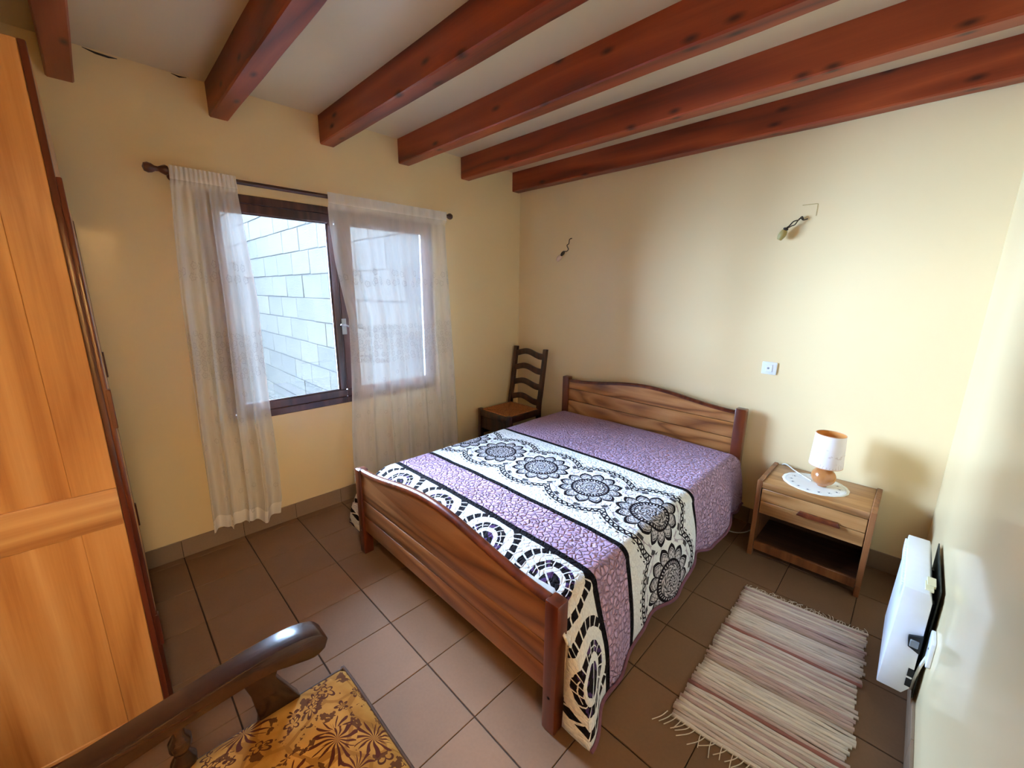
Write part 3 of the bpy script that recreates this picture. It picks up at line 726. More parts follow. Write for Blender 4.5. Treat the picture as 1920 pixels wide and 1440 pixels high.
# quilt: a cloth laid over the mattress, hanging on both sides
def quilt():
    YH, YF, ZT = -0.088, -1.925, 0.50
    XL, XR, RC = 0.715, 2.030, 0.055
    nside, narc, ntop, nv = 16, 7, 60, 110
    vs_, uvs = [], []
    def side(y, s):                      # s = +1 right, -1 left: hem height, flare
        foot = ss(-1.55, -1.90, y) if y > -1.90 else 1.0
        if s > 0:
            hem = 0.145 - 0.075 * ss(-1.1, -1.45, y) - 0.045 * ss(-1.6, -1.9, y) + 0.03 * ss(-0.6, -0.3, y) + 0.022 * math.sin(y * 13 + 0.6)
            fl_ = 0.055 + 0.018 * math.sin(y * 10.5 + 0.5) + 0.055 * ss(-1.68, -1.9, y)
        else:
            hem = 0.14 + 0.02 * math.sin(y * 11) - 0.04 * foot
            fl_ = 0.05 + 0.02 * math.sin(y * 9) + 0.10 * ss(-1.6, -1.9, y)
        return hem, fl_
    rows = []
    for j in range(nv + 1):
        tj = j / nv; y = YH + (YF - YH) * tj
        zt = ZT - 0.045 * ss(-1.80, -1.93, y) - 0.03 * ss(-0.16, -0.088, y) + 0.006 * noise.noise(Vector((0, y * 3, 3)))
        yy = y
        pts = []
        def sidepts(s):
            hem, fl_ = side(y, s); xe = XR if s > 0 else XL
            zs = zt - RC; out = []
            for q in range(nside + 1):
                t = q / nside; z = zs + (hem - zs) * t
                bul = fl_ * math.sin(t * PI / 2) + 0.008 * noise.noise(Vector((y * 6, z * 5, s * 3.0)))
                fold = 0.016 * t * math.sin(y * 26 + s) * (0.4 + 0.6 * abs(noise.noise(Vector((y * 2, s, 0)))))
                x = xe + s * (RC + bul + fold)
                # flap swings out round the bed post at the foot end
                f = ss(-1.80, -1.925, y)
                x += s * f * 0.042 * math.sin(min(1, t * 4) * PI / 2)
                y2 = yy - f * 0.026 * t ** 0.7
                out.append(Vector((x, y2, max(z, 0.012))))
            return out
        def arc(s):
            xe = XR if s > 0 else XL; out = []
            for q in range(1, narc):
                t = q / narc * PI / 2; out.append(Vector((xe + s * RC * math.sin(t), yy, zt - RC + RC * math.cos(t))))
            return out
        top = []
        for q in range(ntop + 1):
            x = XL + (XR - XL) * q / ntop
            puff = 0.004 * noise.noise(Vector((x * 4, y * 4, 1))) + 0.010 * math.sin(PI * q / ntop)
            top.append(Vector((x, yy, zt + puff)))
        row = sidepts(-1)[::-1] + arc(-1)[::-1] + top + arc(1) + sidepts(1)
        iL = len(sidepts(-1)) + narc - 1; iR = iL + ntop
        us = [0.0] * len(row)
        for q in range(iL, iR + 1): us[q] = row[q].x
        for q in range(iR + 1, len(row)): us[q] = us[q - 1] + (Vector((row[q].x, row[q].z)) - Vector((row[q - 1].x, row[q - 1].z))).length
        for q in range(iL - 1, -1, -1): us[q] = us[q + 1] - (Vector((row[q].x, row[q].z)) - Vector((row[q + 1].x, row[q + 1].z))).length
        rows.append((row, us, y))
    nr = len(rows[0][0]); fs = []
    for row, us, y in rows:
        for p, u in zip(row, us): vs_.append(p); uvs.append((u, y))
    # tuck at the foot: top part turns down behind the footboard
    for j in range(nv):
        for i in range(nr - 1):
            a = j * nr + i; fs.append((a, a + 1, a + nr + 1, a + nr))
    last = nv * nr
    row, us, y = rows[-1]
    lo = len(vs_)
    i0, i1 = nside - 3, nr - nside + 3
    for k in range(1, 6):
        for i in range(i0, i1):
            p = row[i]; vs_.append(Vector((p.x, max(p.y - 0.006 * min(1, k / 2), -1.934), p.z - 0.05 * k + (0.02 if k == 1 else 0)))); uvs.append((us[i], y - 0.05 * k))
    w = i1 - i0
    for k in range(5):
        for i in range(w - 1):
            a = (last + i0 + i) if k == 0 else (lo + (k - 1) * w + i); b_ = lo + k * w + i
            fs.append((a, a + 1, b_ + 1, b_))
    for s in (1, -1):                    # the hanging ends curl back in beside the bed posts
        idx = range(nr - nside - 1, nr) if s > 0 else range(0, nside + 1)
        xt = 2.122 if s > 0 else 0.624
        base = [last + i for i in idx]; n_ = len(base)
        for k in range(1, 6):
            t = k / 5; start = len(vs_)
            for q, i in enumerate(idx):
                p = row[i]; dx = (xt - p.x) if (p.x - xt) * s > 0 else 0.0
                vs_.append(Vector((p.x + dx * (1 - math.cos(t * PI / 2)), p.y - 0.014 * math.sin(t * PI / 2), max(0.02, p.z + 0.018 * t)))); uvs.append((us[i], y - 0.05 * t))
            for q in range(n_ - 1): fs.append((base[q], base[q + 1], start + q + 1, start + q))
            base = [start + q for q in range(n_)]
    me = bpy.data.meshes.new('quilt'); me.from_pydata([tuple(p) for p in vs_], [], fs)
    l = me.uv_layers.new(name='UVMap')
    for lp in me.loops: l.data[lp.index].uv = uvs[lp.vertex_index]
    me.update()
    q = link('quilt', me, M_QUILT, None, True)
    md = q.modifiers.new('thickness', 'SOLIDIFY'); md.thickness = 0.010; md.offset = 1.0
    tag(q, 'lilac and white quilt with dark mandala and swirl print on the bed', 'quilt')
    for idx, s in ((-1, 1), (0, -1)):
        bm = bmesh.new(); bm_tube(bm, [r[0][idx] + Vector((s * 0.004, 0, 0)) for r in rows], 0.0075, 6)
        autosmooth(from_bm('binding', bm, M_BIND, q), 60)
    return q
quilt()

# ------------------------------------------------------------------ nightstand, doily, lamp
ns = thing('nightstand', 'low wooden nightstand with one drawer beside the bed', 'nightstand', (2.505, -0.19, 0))
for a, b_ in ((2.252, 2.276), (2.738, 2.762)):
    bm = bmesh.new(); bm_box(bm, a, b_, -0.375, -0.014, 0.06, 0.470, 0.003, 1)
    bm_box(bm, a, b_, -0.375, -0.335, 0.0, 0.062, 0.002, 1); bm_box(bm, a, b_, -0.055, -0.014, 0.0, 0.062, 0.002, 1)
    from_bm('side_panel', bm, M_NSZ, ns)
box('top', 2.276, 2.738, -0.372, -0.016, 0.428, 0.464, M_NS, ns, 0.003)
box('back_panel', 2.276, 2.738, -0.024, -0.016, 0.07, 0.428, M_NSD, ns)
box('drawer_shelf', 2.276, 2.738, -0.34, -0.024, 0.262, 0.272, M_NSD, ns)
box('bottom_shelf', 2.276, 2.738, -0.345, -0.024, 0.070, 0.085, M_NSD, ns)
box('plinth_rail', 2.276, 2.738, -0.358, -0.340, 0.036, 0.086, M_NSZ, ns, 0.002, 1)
dr = bpy.data.objects.new('drawer', None); COL.objects.link(dr); dr.parent = ns
box('drawer_front', 2.279, 2.735, -0.370, -0.350, 0.351, 0.424, M_NS, dr, 0.002, 1)
box('drawer_front', 2.279, 2.735, -0.370, -0.350, 0.275, 0.349, M_NS, dr, 0.002, 1)
prism('handle', [(2.452, 0.340), (2.640, 0.340), (2.628, 0.364), (2.464, 0.364)], 'Y', -0.392, -0.369, M_BEDP, dr, 0.003)
dcx, dcy = 2.488, -0.195
def mat_lace():
    m, nt, b = mat_new('embroidered_linen'); ob = node(nt, 'ShaderNodeTexCoord').outputs['Object']
    sp = node(nt, 'ShaderNodeSeparateXYZ'); nt.links.new(ob, sp.inputs[0]); x, y = X(sp.outputs[0]), X(sp.outputs[1])
    r = xsqrt(x * x + y * y); a = xatan2(y, x)
    mot = band(r, 0.098, 0.122) * (xsin(a * 14.0) > 0.35) * (xsin(a * 42.0 + r * 500.0) > -0.2)
    mot2 = band(r, 0.104, 0.113) * (xsin(a * 14.0 + 0.3) > 0.86)
    ring = (xabs(r - 0.135) < 0.001)
    col = mixrgb(nt, xor_(mot * 0.35, ring * 0.4), lin((240, 238, 232)), lin((170, 164, 160)))
    col = mixrgb(nt, mot2, col, lin((70, 74, 92)))
    nt.links.new(col, b.inputs['Base Color']); b.inputs['Roughness'].default_value = 0.8
    bump(nt, b, tnoise(nt, ob, 400, 2), 0.3, 0.001); return m
dz = 0.4655
bm = bmesh.new(); N = 72; rr = []
for k, fr_ in enumerate((0.0, 0.35, 0.7, 0.9, 1.0)):
    rr.append([bm.verts.new((0.150 * fr_ * (1 + (0.018 * abs(math.sin(9 * 2 * PI * i / N)) if fr_ > 0.85 else 0)) * math.cos(2 * PI * i / N),
                             0.142 * fr_ * (1 + (0.018 * abs(math.sin(9 * 2 * PI * i / N)) if fr_ > 0.85 else 0)) * math.sin(2 * PI * i / N),
                             0.0015 + (0.006 * max(0, noise.noise(Vector((i * 0.3, fr_ * 3, 2)))) if 0.5 < fr_ < 0.95 else 0.0))) for i in range(N)])
for k in range(4):
    for i in range(N): bm.faces.new((rr[k][i], rr[k][(i + 1) % N], rr[k + 1][(i + 1) % N], rr[k + 1][i]))
bmesh.ops.remove_doubles(bm, verts=bm.verts, dist=1e-6)
doily = from_bm('doily', bm, mat_lace(), None, True); doily.location = (dcx, dcy, dz - 0.0010)
doily.modifiers.new('t', 'SOLIDIFY').thickness = 0.0012
tag(doily, 'round white embroidered doily under the bedside lamp', 'doily')
LX, LY = 2.519, -0.198
lamp = thing('bedside_lamp', 'small bedside lamp with round wooden base and white shade', 'lamp', (LX, LY, 0.470))
M_BALL = mat_wood('lamp_beech', (206, 142, 86), (190, 124, 70), (166, 102, 54), 'Z', 1, 8, 3, 0.22, 0.5, 0.3)
lathe('base', [(0.0, 0.0), (0.022, 0.0), (0.024, 0.004)] + [(0.056 * math.sin(t), 0.054 - 0.052 * math.cos(t)) for t in [0.5 + (PI - 0.9) * i / 16 for i in range(17)]] + [(0.020, 0.107), (0.012, 0.110), (0.0, 0.110)], (LX, LY, 0.4695), M_BALL, lamp, 'Z', 40)
lathe('socket', [(0.010, 0.098), (0.010, 0.125), (0.014, 0.126), (0.014, 0.160), (0.0, 0.162)], (LX, LY, 0.4695), M_WHITE, lamp)
def mat_shade(name, rgb, motif):
    m, nt, b = mat_new(name); ob = coords(nt, 'Object', (1, 1, 1))
    col = lin(rgb)
    if motif:
        sp = node(nt, 'ShaderNodeSeparateXYZ'); nt.links.new(ob, sp.inputs[0]); z = X(sp.outputs[2])
        nz = tnoise(nt, ob, 34, 3); th = xatan2(X(sp.outputs[1]), X(sp.outputs[0]))
        grass = (xsin(th * 34.0 + nz * 9.0) > 0.55) * (z < (nz * 0.09 + 0.105)) * (nz > 0.5)
        bird = band(nz, 0.60, 0.68) * band(z, 0.17, 0.23)
        c = mixrgb(nt, xor_(grass * 0.5, bird * 0.4), col, lin((196, 166, 160)))
        nt.links.new(c, b.inputs['Base Color'])
    else: 
        nz = tnoise(nt, ob, 30, 2); nt.links.new(ramp(nt, nz, [(0.3, tuple(v * 0.9 for v in col)), (0.7, col)]), b.inputs['Base Color'])
    b.inputs['Roughness'].default_value = 0.7; return m
SZ0, SZ1, SR0, SR1 = 0.588, 0.766, 0.074, 0.066
sh = lathe('shade', [(SR0, SZ0 - 0.4695), (SR0 + 0.0015, SZ0 - 0.4655), (SR1 + 0.0015, SZ1 - 0.4735), (SR1, SZ1 - 0.4695)], (LX, LY, 0.4695), mat_shade('printed_paper', (240, 228, 228), True), lamp, 'Z', 48)
bm = bmesh.new(); bm.from_mesh(sh.data); bmesh.ops.delete(bm, geom=[f for f in bm.faces if len(f.verts) > 4], context='FACES'); bm.to_mesh(sh.data); bm.free()
bm = bmesh.new(); N = 48
ra = [[bm.verts.new((LX + r * math.cos(2 * PI * i / N), LY + r * math.sin(2 * PI * i / N), z)) for i in range(N)] for r, z in ((SR0 - 0.0012, SZ0 + 0.0005), (SR1 - 0.0012, SZ1 - 0.0005))]
for i in range(N): bm.faces.new((ra[0][i], ra[0][(i + 1) % N], ra[1][(i + 1) % N], ra[1][i]))
from_bm('shade_lining', bm, mat_shade('orange_lining', (226, 150, 70), False), lamp, True)
for z, r in ((SZ0, SR0), (SZ1, SR1)):
    bm = bmesh.new(); bm_tube(bm, [(LX + r * math.cos(2 * PI * i / 40), LY + r * math.sin(2 * PI * i / 40), z) for i in range(41)], 0.0018, 6, False)
    autosmooth(from_bm('shade_rim', bm, mat_plain('rim_tape', (214, 160, 120), 0.6, 0.3, 0.05), lamp), 60)
bm = bmesh.new()
for k in range(3):
    t = 2 * PI * k / 3; bm_tube(bm, [(LX + 0.012 * math.cos(t), LY + 0.012 * math.sin(t), 0.626), (LX + 0.0735 * math.cos(t), LY + 0.0735 * math.sin(t), 0.670)], 0.0015, 6)
from_bm('shade_carrier', bm, M_STEEL, lamp)
tube('cord', spline([(LX - 0.05, LY + 0.012, 0.475), (2.44, -0.150, 0.4715), (2.37, -0.075, 0.4690), (2.31, -0.010, 0.470), (2.285, -0.0125, 0.44), (2.245, -0.012, 0.30), (2.236, -0.03, 0.08),
                     (2.20, -0.10, 0.008), (2.15, -0.19, 0.005), (2.08, -0.20, 0.005), (2.02, -0.10, 0.005)], 7), 0.0032, M_CORD, lamp, 8)

# ------------------------------------------------------------------ ladder-back chair in the corner
ch = thing('rush_chair', 'dark ladder-back chair with woven rush seat in the corner', 'chair', (0.24, -0.36, 0))
def lean(z): return -0.150 + 0.085 * max(0, (z - 0.44)) / 0.545
for xx in (0.048, 0.412):
    pts = [(xx + (0.006 if xx < 0.2 else -0.004) , -0.150, 0.0), (xx, -0.150, 0.44)] + [(xx + (-0.012 * (z - .44)), lean(z), z) for z in (0.6, 0.8, 0.985)]
    bm = bmesh.new()
    rings = []
    for (px, py, pz) in spline(pts, 6):
        rings.append([bm.verts.new((px + a, py + b_, pz)) for a, b_ in ((-.018, -.016), (.018, -.016), (.018, .016), (-.018, .016))])
    for i in range(len(rings) - 1):
        for q in range(4): bm.faces.new((rings[i][q], rings[i][(q + 1) % 4], rings[i + 1][(q + 1) % 4], rings[i + 1][q]))
    bm.faces.new(rings[0]); bm.faces.new(rings[-1][::-1])
    autosmooth(from_bm('rear_leg', bm, M_CHAIR, ch), 30)
for xx in (0.060, 0.425): box('front_leg', xx - 0.019, xx + 0.019, -0.560, -0.522, 0.0, 0.462, M_CHAIR, ch, 0.004)
for z0 in (0.935, 0.800, 0.660, 0.520):
    n = 20; ups, los = [], []
    for i in range(n + 1):
        t = i / n; x = 0.058 + 0.345 * t; w = 0.016 * math.sin((t * 2 - 0.25) * PI)
        ups.append((x, z0 + 0.024 + w)); los.append((x, z0 - 0.030 + w * 1.1))
    y = lean(z0); prism('slat', los + ups[::-1], 'Y', y - 0.009, y + 0.009, M_CHAIR, ch, 0.002)
box('seat_rail', 0.062, 0.424, -0.556, -0.530, 0.395, 0.448, M_CHAIR, ch, 0.003)
box('seat_rail', 0.062, 0.400, -0.164, -0.140, 0.395, 0.448, M_CHAIR, ch, 0.003)
box('seat_rail', 0.046, 0.068, -0.530, -0.162, 0.395, 0.448, M_CHAIR, ch, 0.003)
box('seat_rail', 0.408, 0.432, -0.530, -0.162, 0.395, 0.448, M_CHAIR, ch, 0.003)
box('apron', 0.078, 0.406, -0.552, -0.536, 0.28, 0.394, M_CHAIR, ch, 0.003)
for zz in (0.12, 0.22):
    box('stretcher', 0.052, 0.066, -0.525, -0.155, zz, zz + 0.028, M_CHAIR, ch, 0.003)
    box('stretcher', 0.416, 0.430, -0.525, -0.155, zz, zz + 0.028, M_CHAIR, ch, 0.003)
sx0, sx1, sy0, sy1 = 0.068, 0.408, -0.532, -0.162; cxs, cys = (sx0 + sx1) / 2, (sy0 + sy1) / 2 - 0.01
for tri in (((sx0, sy0), (sx1, sy0)), ((sx1, sy0), (sx1, sy1)), ((sx1, sy1), (sx0, sy1)), ((sx0, sy1), (sx0, sy0))):
    bm = bmesh.new(); n = 14
    A, B_, Cc = Vector((*tri[0], 0)), Vector((*tri[1], 0)), Vector((cxs, cys, 0))
    prev = None
    for i in range(n):
        for t, dzz in ((i / n, 0.0), ((i + 0.5) / n, 0.004)):
            row_ = [bm.verts.new(((A.lerp(Cc, t)).lerp(B_.lerp(Cc, t), q / 6)) + Vector((0, 0, 0.452 - 0.010 * t + dzz))) for q in range(7)]
            if prev:
                for q in range(6): bm.faces.new((prev[q], prev[q + 1], row_[q + 1], row_[q]))
            prev = row_
    tip = bm.verts.new(Cc + Vector((0, 0, 0.441)))
    for q in range(6): bm.faces.new((prev[q], prev[q + 1], tip))
    o = from_bm('rush_panel', bm, M_RUSH, ch, True); o.modifiers.new('t', 'SOLIDIFY').thickness = 0.02
    o.modifiers['t'].offset = -1 if o.data.polygons[0].normal.z > 0 else 1

# ------------------------------------------------------------------ wardrobe
WX, WYF = 1.10, -2.905
wd = thing('wardrobe', 'tall honey-coloured wooden wardrobe with dark front edge', 'wardrobe', (0.56, -3.2, 0))
YB = YN + 0.012
# end panel facing the room: stiles, rails and two fielded panels
box('end_stile', WX - 0.024, WX, -3.000, WYF, 0.06, 2.084, M_WARD, wd, 0.002, 1)
box('end_stile', WX - 0.024, WX, YB, YB + 0.09, 0.06, 2.084, M_WARD, wd, 0.002, 1)
box('end_rail', WX - 0.024, WX, YB + 0.09, -3.000, 1.97, 2.084, M_WARDX, wd, 0.002, 1)
rl = box('end_rail', WX - 0.024, WX + 0.004, YB, WYF, 0.775, 0.898, M_WARDX, wd, 0.004, 2)
box('end_rail', WX - 0.024, WX, YB + 0.09, -3.000, 0.06, 0.075, M_WARDX, wd, 0.002, 1)
box('end_panel', WX - 0.020, WX - 0.006, YB + 0.085, -2.995, 0.895, 1.975, M_WARD, wd, 0.003, 1)
box('end_panel', WX - 0.020, WX - 0.004, YB + 0.085, -2.985, 0.07, 0.778, M_WARD, wd, 0.003, 1)
box('end_panel', 0.03, 0.05, YB, WYF, 0.0, 2.084, M_WARD, wd)
box('back_panel', 0.05, WX - 0.024, YB, YB + 0.008, 0.06, 2.05, M_WARD, wd)
box('top', 0.03, WX - 0.024, YB, WYF, 2.05, 2.083, M_WARDX, wd)
box('floor_panel', 0.05, WX - 0.024, YB, WYF, 0.06, 0.085, M_WARDX, wd)
box('plinth', 0.04, WX - 0.02, YB + 0.01, WYF - 0.02, 0.0, 0.06, M_WDARK, wd)
# front frame (dark) and doors
box('front_stile', WX - 0.05, WX + 0.001, WYF, WYF + 0.015, 0.0, 2.084, M_WDARK, wd, 0.003)
box('front_stile', 0.03, 0.08, WYF, WYF + 0.015, 0.0, 2.084, M_WDARK, wd, 0.003)
box('front_rail', 0.08, WX - 0.05, WYF, WYF + 0.015, 1.80, 2.084, M_WARDX, wd, 0.003)
box('front_rail', 0.08, WX - 0.05, WYF, WYF + 0.015, 0.0, 0.09, M_WDARK, wd, 0.003)
for a, b_ in ((0.072, 0.563), (0.567, WX - 0.010)):
    d = box('door', a, b_, WYF + 0.0155, WYF + 0.024, 0.075, 1.775, M_WARD, wd, 0.003)
    box('door_panel', a + 0.08, b_ - 0.08, WYF + 0.022, WYF + 0.0255, 0.98, 1.69, M_WARD, d, 0.001, 1)
    box('door_panel', a + 0.08, b_ - 0.08, WYF + 0.022, WYF + 0.0255, 0.17, 0.86, M_WARD, d, 0.001, 1)
    e_ = b_ if b_ > 1 else a
    box('edge_moulding', e_ - 0.012, e_ + 0.008, WYF + 0.014, WYF + 0.0265, 0.075, 1.777, M_WDARK, d, 0.003)
    for hz in (0.36, 1.14): box('hinge', e_ - 0.016, e_ + 0.009, WYF + 0.020, WYF + 0.032, hz - 0.06, hz + 0.06, M_WDARK, d, 0.002, 1)

# ------------------------------------------------------------------ armchair
ac = thing('armchair', 'armchair with dark curved wooden arm and gold floral tapestry seat', 'armchair', (2.02, -2.8, 0))
AX0, AX1 = 1.748, 2.292
def cushion(name, x0, x1, y0, y1, z0, z1, crown, mat, parent, ry=0.03):
    n = 22
    bm = bmesh.new(); bm_box(bm, x0, x1, y0, y1, z0, z1)
    bmesh.ops.subdivide_edges(bm, edges=list(bm.edges), cuts=n, use_grid_fill=True)
    cx_, cy_, cz_ = (x0 + x1) / 2, (y0 + y1) / 2, (z0 + z1) / 2; hx, hy, hz = (x1 - x0) / 2, (y1 - y0) / 2, (z1 - z0) / 2
    for v in bm.verts:
        u_, v_, w_ = (v.co.x - cx_) / hx, (v.co.y - cy_) / hy, (v.co.z - cz_) / hz
        p = Vector((u_ * hx, v_ * hy, w_ * hz)); inn = Vector([max(-h + ry, min(h - ry, c)) for c, h in zip(p, (hx, hy, hz))])
        d = p - inn
        if d.length > 1e-9: p = inn + d.normalized() * min(ry, d.length if d.length < ry else ry)
        p.z += w_ * crown * max(0, (1 - u_ ** 2)) ** 0.6 * max(0, (1 - v_ ** 2)) ** 0.6
        v.co = Vector((cx_, cy_, cz_)) + p
    return from_bm(name, bm, mat, parent, True)
seat = cushion('seat', AX0, AX1, -3.06, -2.512, 0.325, 0.450, 0.035, M_TAP, ac)
zp = 0.4405
pts = [(AX0 + 0.009, -3.02, zp), (AX0 + 0.009, -2.60, zp), (AX0 + 0.011, -2.535, zp), (AX0 + 0.028, -2.521, zp), (2.02, -2.520, zp + 0.002), (AX1 - 0.028, -2.521, zp), (AX1 - 0.011, -2.535, zp), (AX1 - 0.009, -2.60, zp), (AX1 - 0.009, -3.02, zp)]
bm = bmesh.new(); bm_tube(bm, spline(pts, 8), 0.005, 8); autosmooth(from_bm('piping', bm, M_PIPING, seat), 60)
box('seat_frame', AX0 + 0.015, AX1 - 0.015, -3.05, -2.525, 0.235, 0.318, M_ARM, ac, 0.006)
def arm(xc, s):
    prof_top = spline([(0, -3.13, 0.592), (0, -3.00, 0.607), (0, -2.85, 0.626), (0, -2.72, 0.640), (0, -2.64, 0.640), (0, -2.588, 0.625), (0, -2.566, 0.600)], 8)
    prof_bot = spline([(0, -2.575, 0.576), (0, -2.605, 0.566), (0, -2.66, 0.580), (0, -2.72, 0.593), (0, -2.85, 0.584), (0, -3.00, 0.566), (0, -3.13, 0.552)], 8)
    out = [(p.y, p.z) for p in prof_top] + [(p.y, p.z) for p in prof_bot]
    o = prism('arm', out, 'X', xc - 0.033, xc + 0.033, M_ARM, ac, 0.0035)
    sup = [(-2.755, 0.30), (-2.64, 0.30), (-2.628, 0.40), (-2.642, 0.46), (-2.672, 0.52), (-2.690, 0.56), (-2.676, 0.592), (-2.760, 0.592), (-2.745, 0.54), (-2.735, 0.46)]
    prism('arm_support', sup, 'X', xc - 0.016, xc + 0.016, M_ARM, o, 0.004)
    lathe('spindle', [(0.0, 0.40), (0.013, 0.40), (0.013, 0.43), (0.022, 0.45), (0.024, 0.475), (0.014, 0.492), (0.014, 0.500), (0.021, 0.512), (0.021, 0.530), (0.012, 0.545), (0.012, 0.590), (0.0, 0.590)], (xc, -2.880, 0), M_ARM, o, 'Z', 18)
    box('lower_rail', xc - 0.014, xc + 0.014, -3.06, -2.62, 0.36, 0.41, M_ARM, o, 0.004)
arm(1.762, -1); arm(2.278, 1)
for xx in (AX0 + 0.035, AX1 - 0.035):
    lathe('front_leg', [(0.0, 0.0), (0.013, 0.0), (0.020, 0.05), (0.024, 0.12), (0.018, 0.14), (0.026, 0.16), (0.026, 0.24), (0.0, 0.24)], (xx, -2.56, 0), M_ARM, ac, 'Z', 18)
    box('rear_leg', xx - 0.02, xx + 0.02, -3.07, -3.03, 0.0, 0.24, M_ARM, ac, 0.004)
bk = cushion('backrest', AX0 - 0.004, AX1 + 0.004, -3.165, -3.075, 0.43, 1.02, 0.0, M_TAP, ac, 0.04)
sh_ = Matrix.Identity(4); 
for v in bk.data.vertices: v.co.y -= (v.co.z - 0.43) * 0.20
for xx in (AX0 + 0.01, AX1 - 0.01):
    bm = bmesh.new(); bm_tube(bm, [(xx, -3.135, 0.24), (xx, -3.16, 0.50), (xx, -3.285, 1.04)], 0.018, 8); autosmooth(from_bm('back_post', bm, M_ARM, ac), 50)

# ------------------------------------------------------------------ rag rug
rug = thing('rag_rug', 'striped beige and pink rag rug with fringe beside the bed', 'rug', (2.58, -1.12, 0))
RCOL = [(236, 222, 210), (226, 206, 196), (242, 230, 216), (214, 186, 178), (206, 176, 172), (168, 112, 104), (230, 216, 206), (190, 166, 152)]
def mat_rag(i, rgb):
    m, nt, b = mat_new('rag_%s' % 'abcdefghij'[i]); v = coords(nt, 'Object', (16, 240, 60), 9.0)
    c = lin(rgb); nz = tnoise(nt, v, 1.0, 3, 0.6); n2 = tnoise(nt, coords(nt, 'Object', (5, 60, 5), 4.0), 1.0, 2)
    col = ramp(nt, nz * 0.6 + n2 * 0.4, [(0.30, tuple(x * 0.45 for x in c)), (0.45, tuple(x * 0.9 for x in c)), (0.7, tuple(min(1, x * 1.12) for x in c))])
    nt.links.new(col, b.inputs['Base Color']); b.inputs['Roughness'].default_value = 0.9; b.inputs['Specular IOR Level'].default_value = 0.15
    bump(nt, b, nz, 0.7, 0.004); return m
RMAT = [mat_rag(i, c) for i, c in enumerate(RCOL)]
NST, Y0R, Y1R = 58, -0.668, -1.600
pit = (Y0R - Y1R) / NST
rmesh = {}
def rag_mesh(kind, mi):
    if (kind, mi) in rmesh: return rmesh[(kind, mi)]
    rs = random.Random(kind * 13 + 1); n = 16; bm = bmesh.new(); rows_ = []
    w = pit * (0.55 + 0.05 * rs.random())
    for i in range(n + 1):
        x = 0.484 * i / n; wob = 0.0016 * math.sin(x * 18 + kind) + 0.0012 * math.sin(x * 43 + 2 * kind)
        h = 0.0075 + 0.0015 * math.sin(x * 31 + kind * 2)
        rows_.append([bm.verts.new((x, wob + a * w, hh)) for a, hh in ((-1, 0.001), (-0.62, h * 0.8), (0, h), (0.62, h * 0.8), (1, 0.001))])
    for i in range(n):
        for q in range(4): bm.faces.new((rows_[i][q], rows_[i + 1][q], rows_[i + 1][q + 1], rows_[i][q + 1]))
    bm.faces.new(rows_[0]); bm.faces.new(rows_[-1][::-1])
    for i in range(n): bm.faces.new((rows_[i][4], rows_[i + 1][4], rows_[i + 1][0], rows_[i][0]))
    bmesh.ops.recalc_face_normals(bm, faces=bm.faces)
    me = bpy.data.meshes.new('rag_strip'); bm.to_mesh(me); bm.free(); me.materials.append(RMAT[mi])
    for p in me.polygons: p.use_smooth = True
    rmesh[(kind, mi)] = me; return me
SHEAR = 0.10
seq = [0, 1, 2, 1, 3, 0, 6, 4, 2, 1, 0, 5, 3, 2, 2, 0, 1, 4, 6, 7]
for i in range(NST):
    mi = seq[(i * 7 + i // 5) % len(seq)]
    o = bpy.data.objects.new('rag_strip', rag_mesh(i % 6, mi)); COL.objects.link(o); o.parent = rug
    y = Y0R - (i + 0.5) * pit - 0.02
    xl = 2.336 + 0.012 * (i / NST) + random.uniform(-0.006, 0.006)
    o.location = (xl - 2.58, y + 1.12, random.uniform(0, 0.001)); o.rotation_euler = (0, 0, SHEAR + random.uniform(-0.006, 0.006))
    o.scale = (1 + random.uniform(-0.012, 0.018), 1, 1)
bm = bmesh.new(); rs = random.Random(3)
for end in (0, 1):
    for k in range(44 if end == 0 else 30):
        t = k / (43 if end == 0 else 29); x = 2.338 + 0.482 * t; y = (Y0R - 0.02 if end == 0 else Y1R - 0.02) + SHEAR * 0.482 * t
        d = 1 if end == 0 else -1; L = (rs.uniform(0.012, 0.035) if end == 0 else rs.uniform(0.04, 0.075)); sx = rs.uniform(-0.03, 0.03) if end == 0 else rs.uniform(-0.05, 0.02)
        q = [(x, y - d * 0.006, 0.006), (x + sx * 0.3, y + d * L * 0.45, 0.004 + rs.uniform(0, 0.006)), (x + sx, y + d * L, 0.0025)]
        bm_tube(bm, spline(q, 3), 0.0016, 5)
fr = autosmooth(from_bm('fringe', bm, mat_plain('fringe_cotton', (222, 206, 186), 0.9, 0.2, 0.08, 80), rug), 60); fr['kind'] = 'stuff'

# ------------------------------------------------------------------ convector heater on the right wall
ht = thing('convector_heater', 'white electric convector heater on the right wall', 'heater', (2.915, -0.86, 0.13))
hx0, hx1, hy0, hy1, hz0, hz1 = 2.868, 2.940, -1.070, -0.640, 0.128, 0.531
bod = prism('body', [(hx0 - 0.010, hz0), (hx1 - 0.016, hz0), (hx1, hz0 + 0.03), (hx1, hz1 - 0.03), (hx1 - 0.010, hz1), (hx0, hz1)], 'Y', hy0, hy1, M_WHITE, ht, 0.003)
for k in range(16): box('grille_slat', hx0 - 0.0075, hx0 + 0.002, hy0 + 0.03 + k * 0.0245, hy0 + 0.044 + k * 0.0245, hz1 - 0.065, hz1 - 0.012, M_WHITE, bod, 0.001, 1)
bm = bmesh.new(); bm_box(bm, hx1 - 0.022, hx1 - 0.001, -1.045, -0.985, hz1 - 0.004, hz1 + 0.004, 0.001, 1); bm_box(bm, hx1 - 0.018, hx1 + 0.004, -1.015, -0.960, hz1 - 0.004, hz1 + 0.008, 0.001, 1)
from_bm('clip', bm, M_CREAMP, ht)
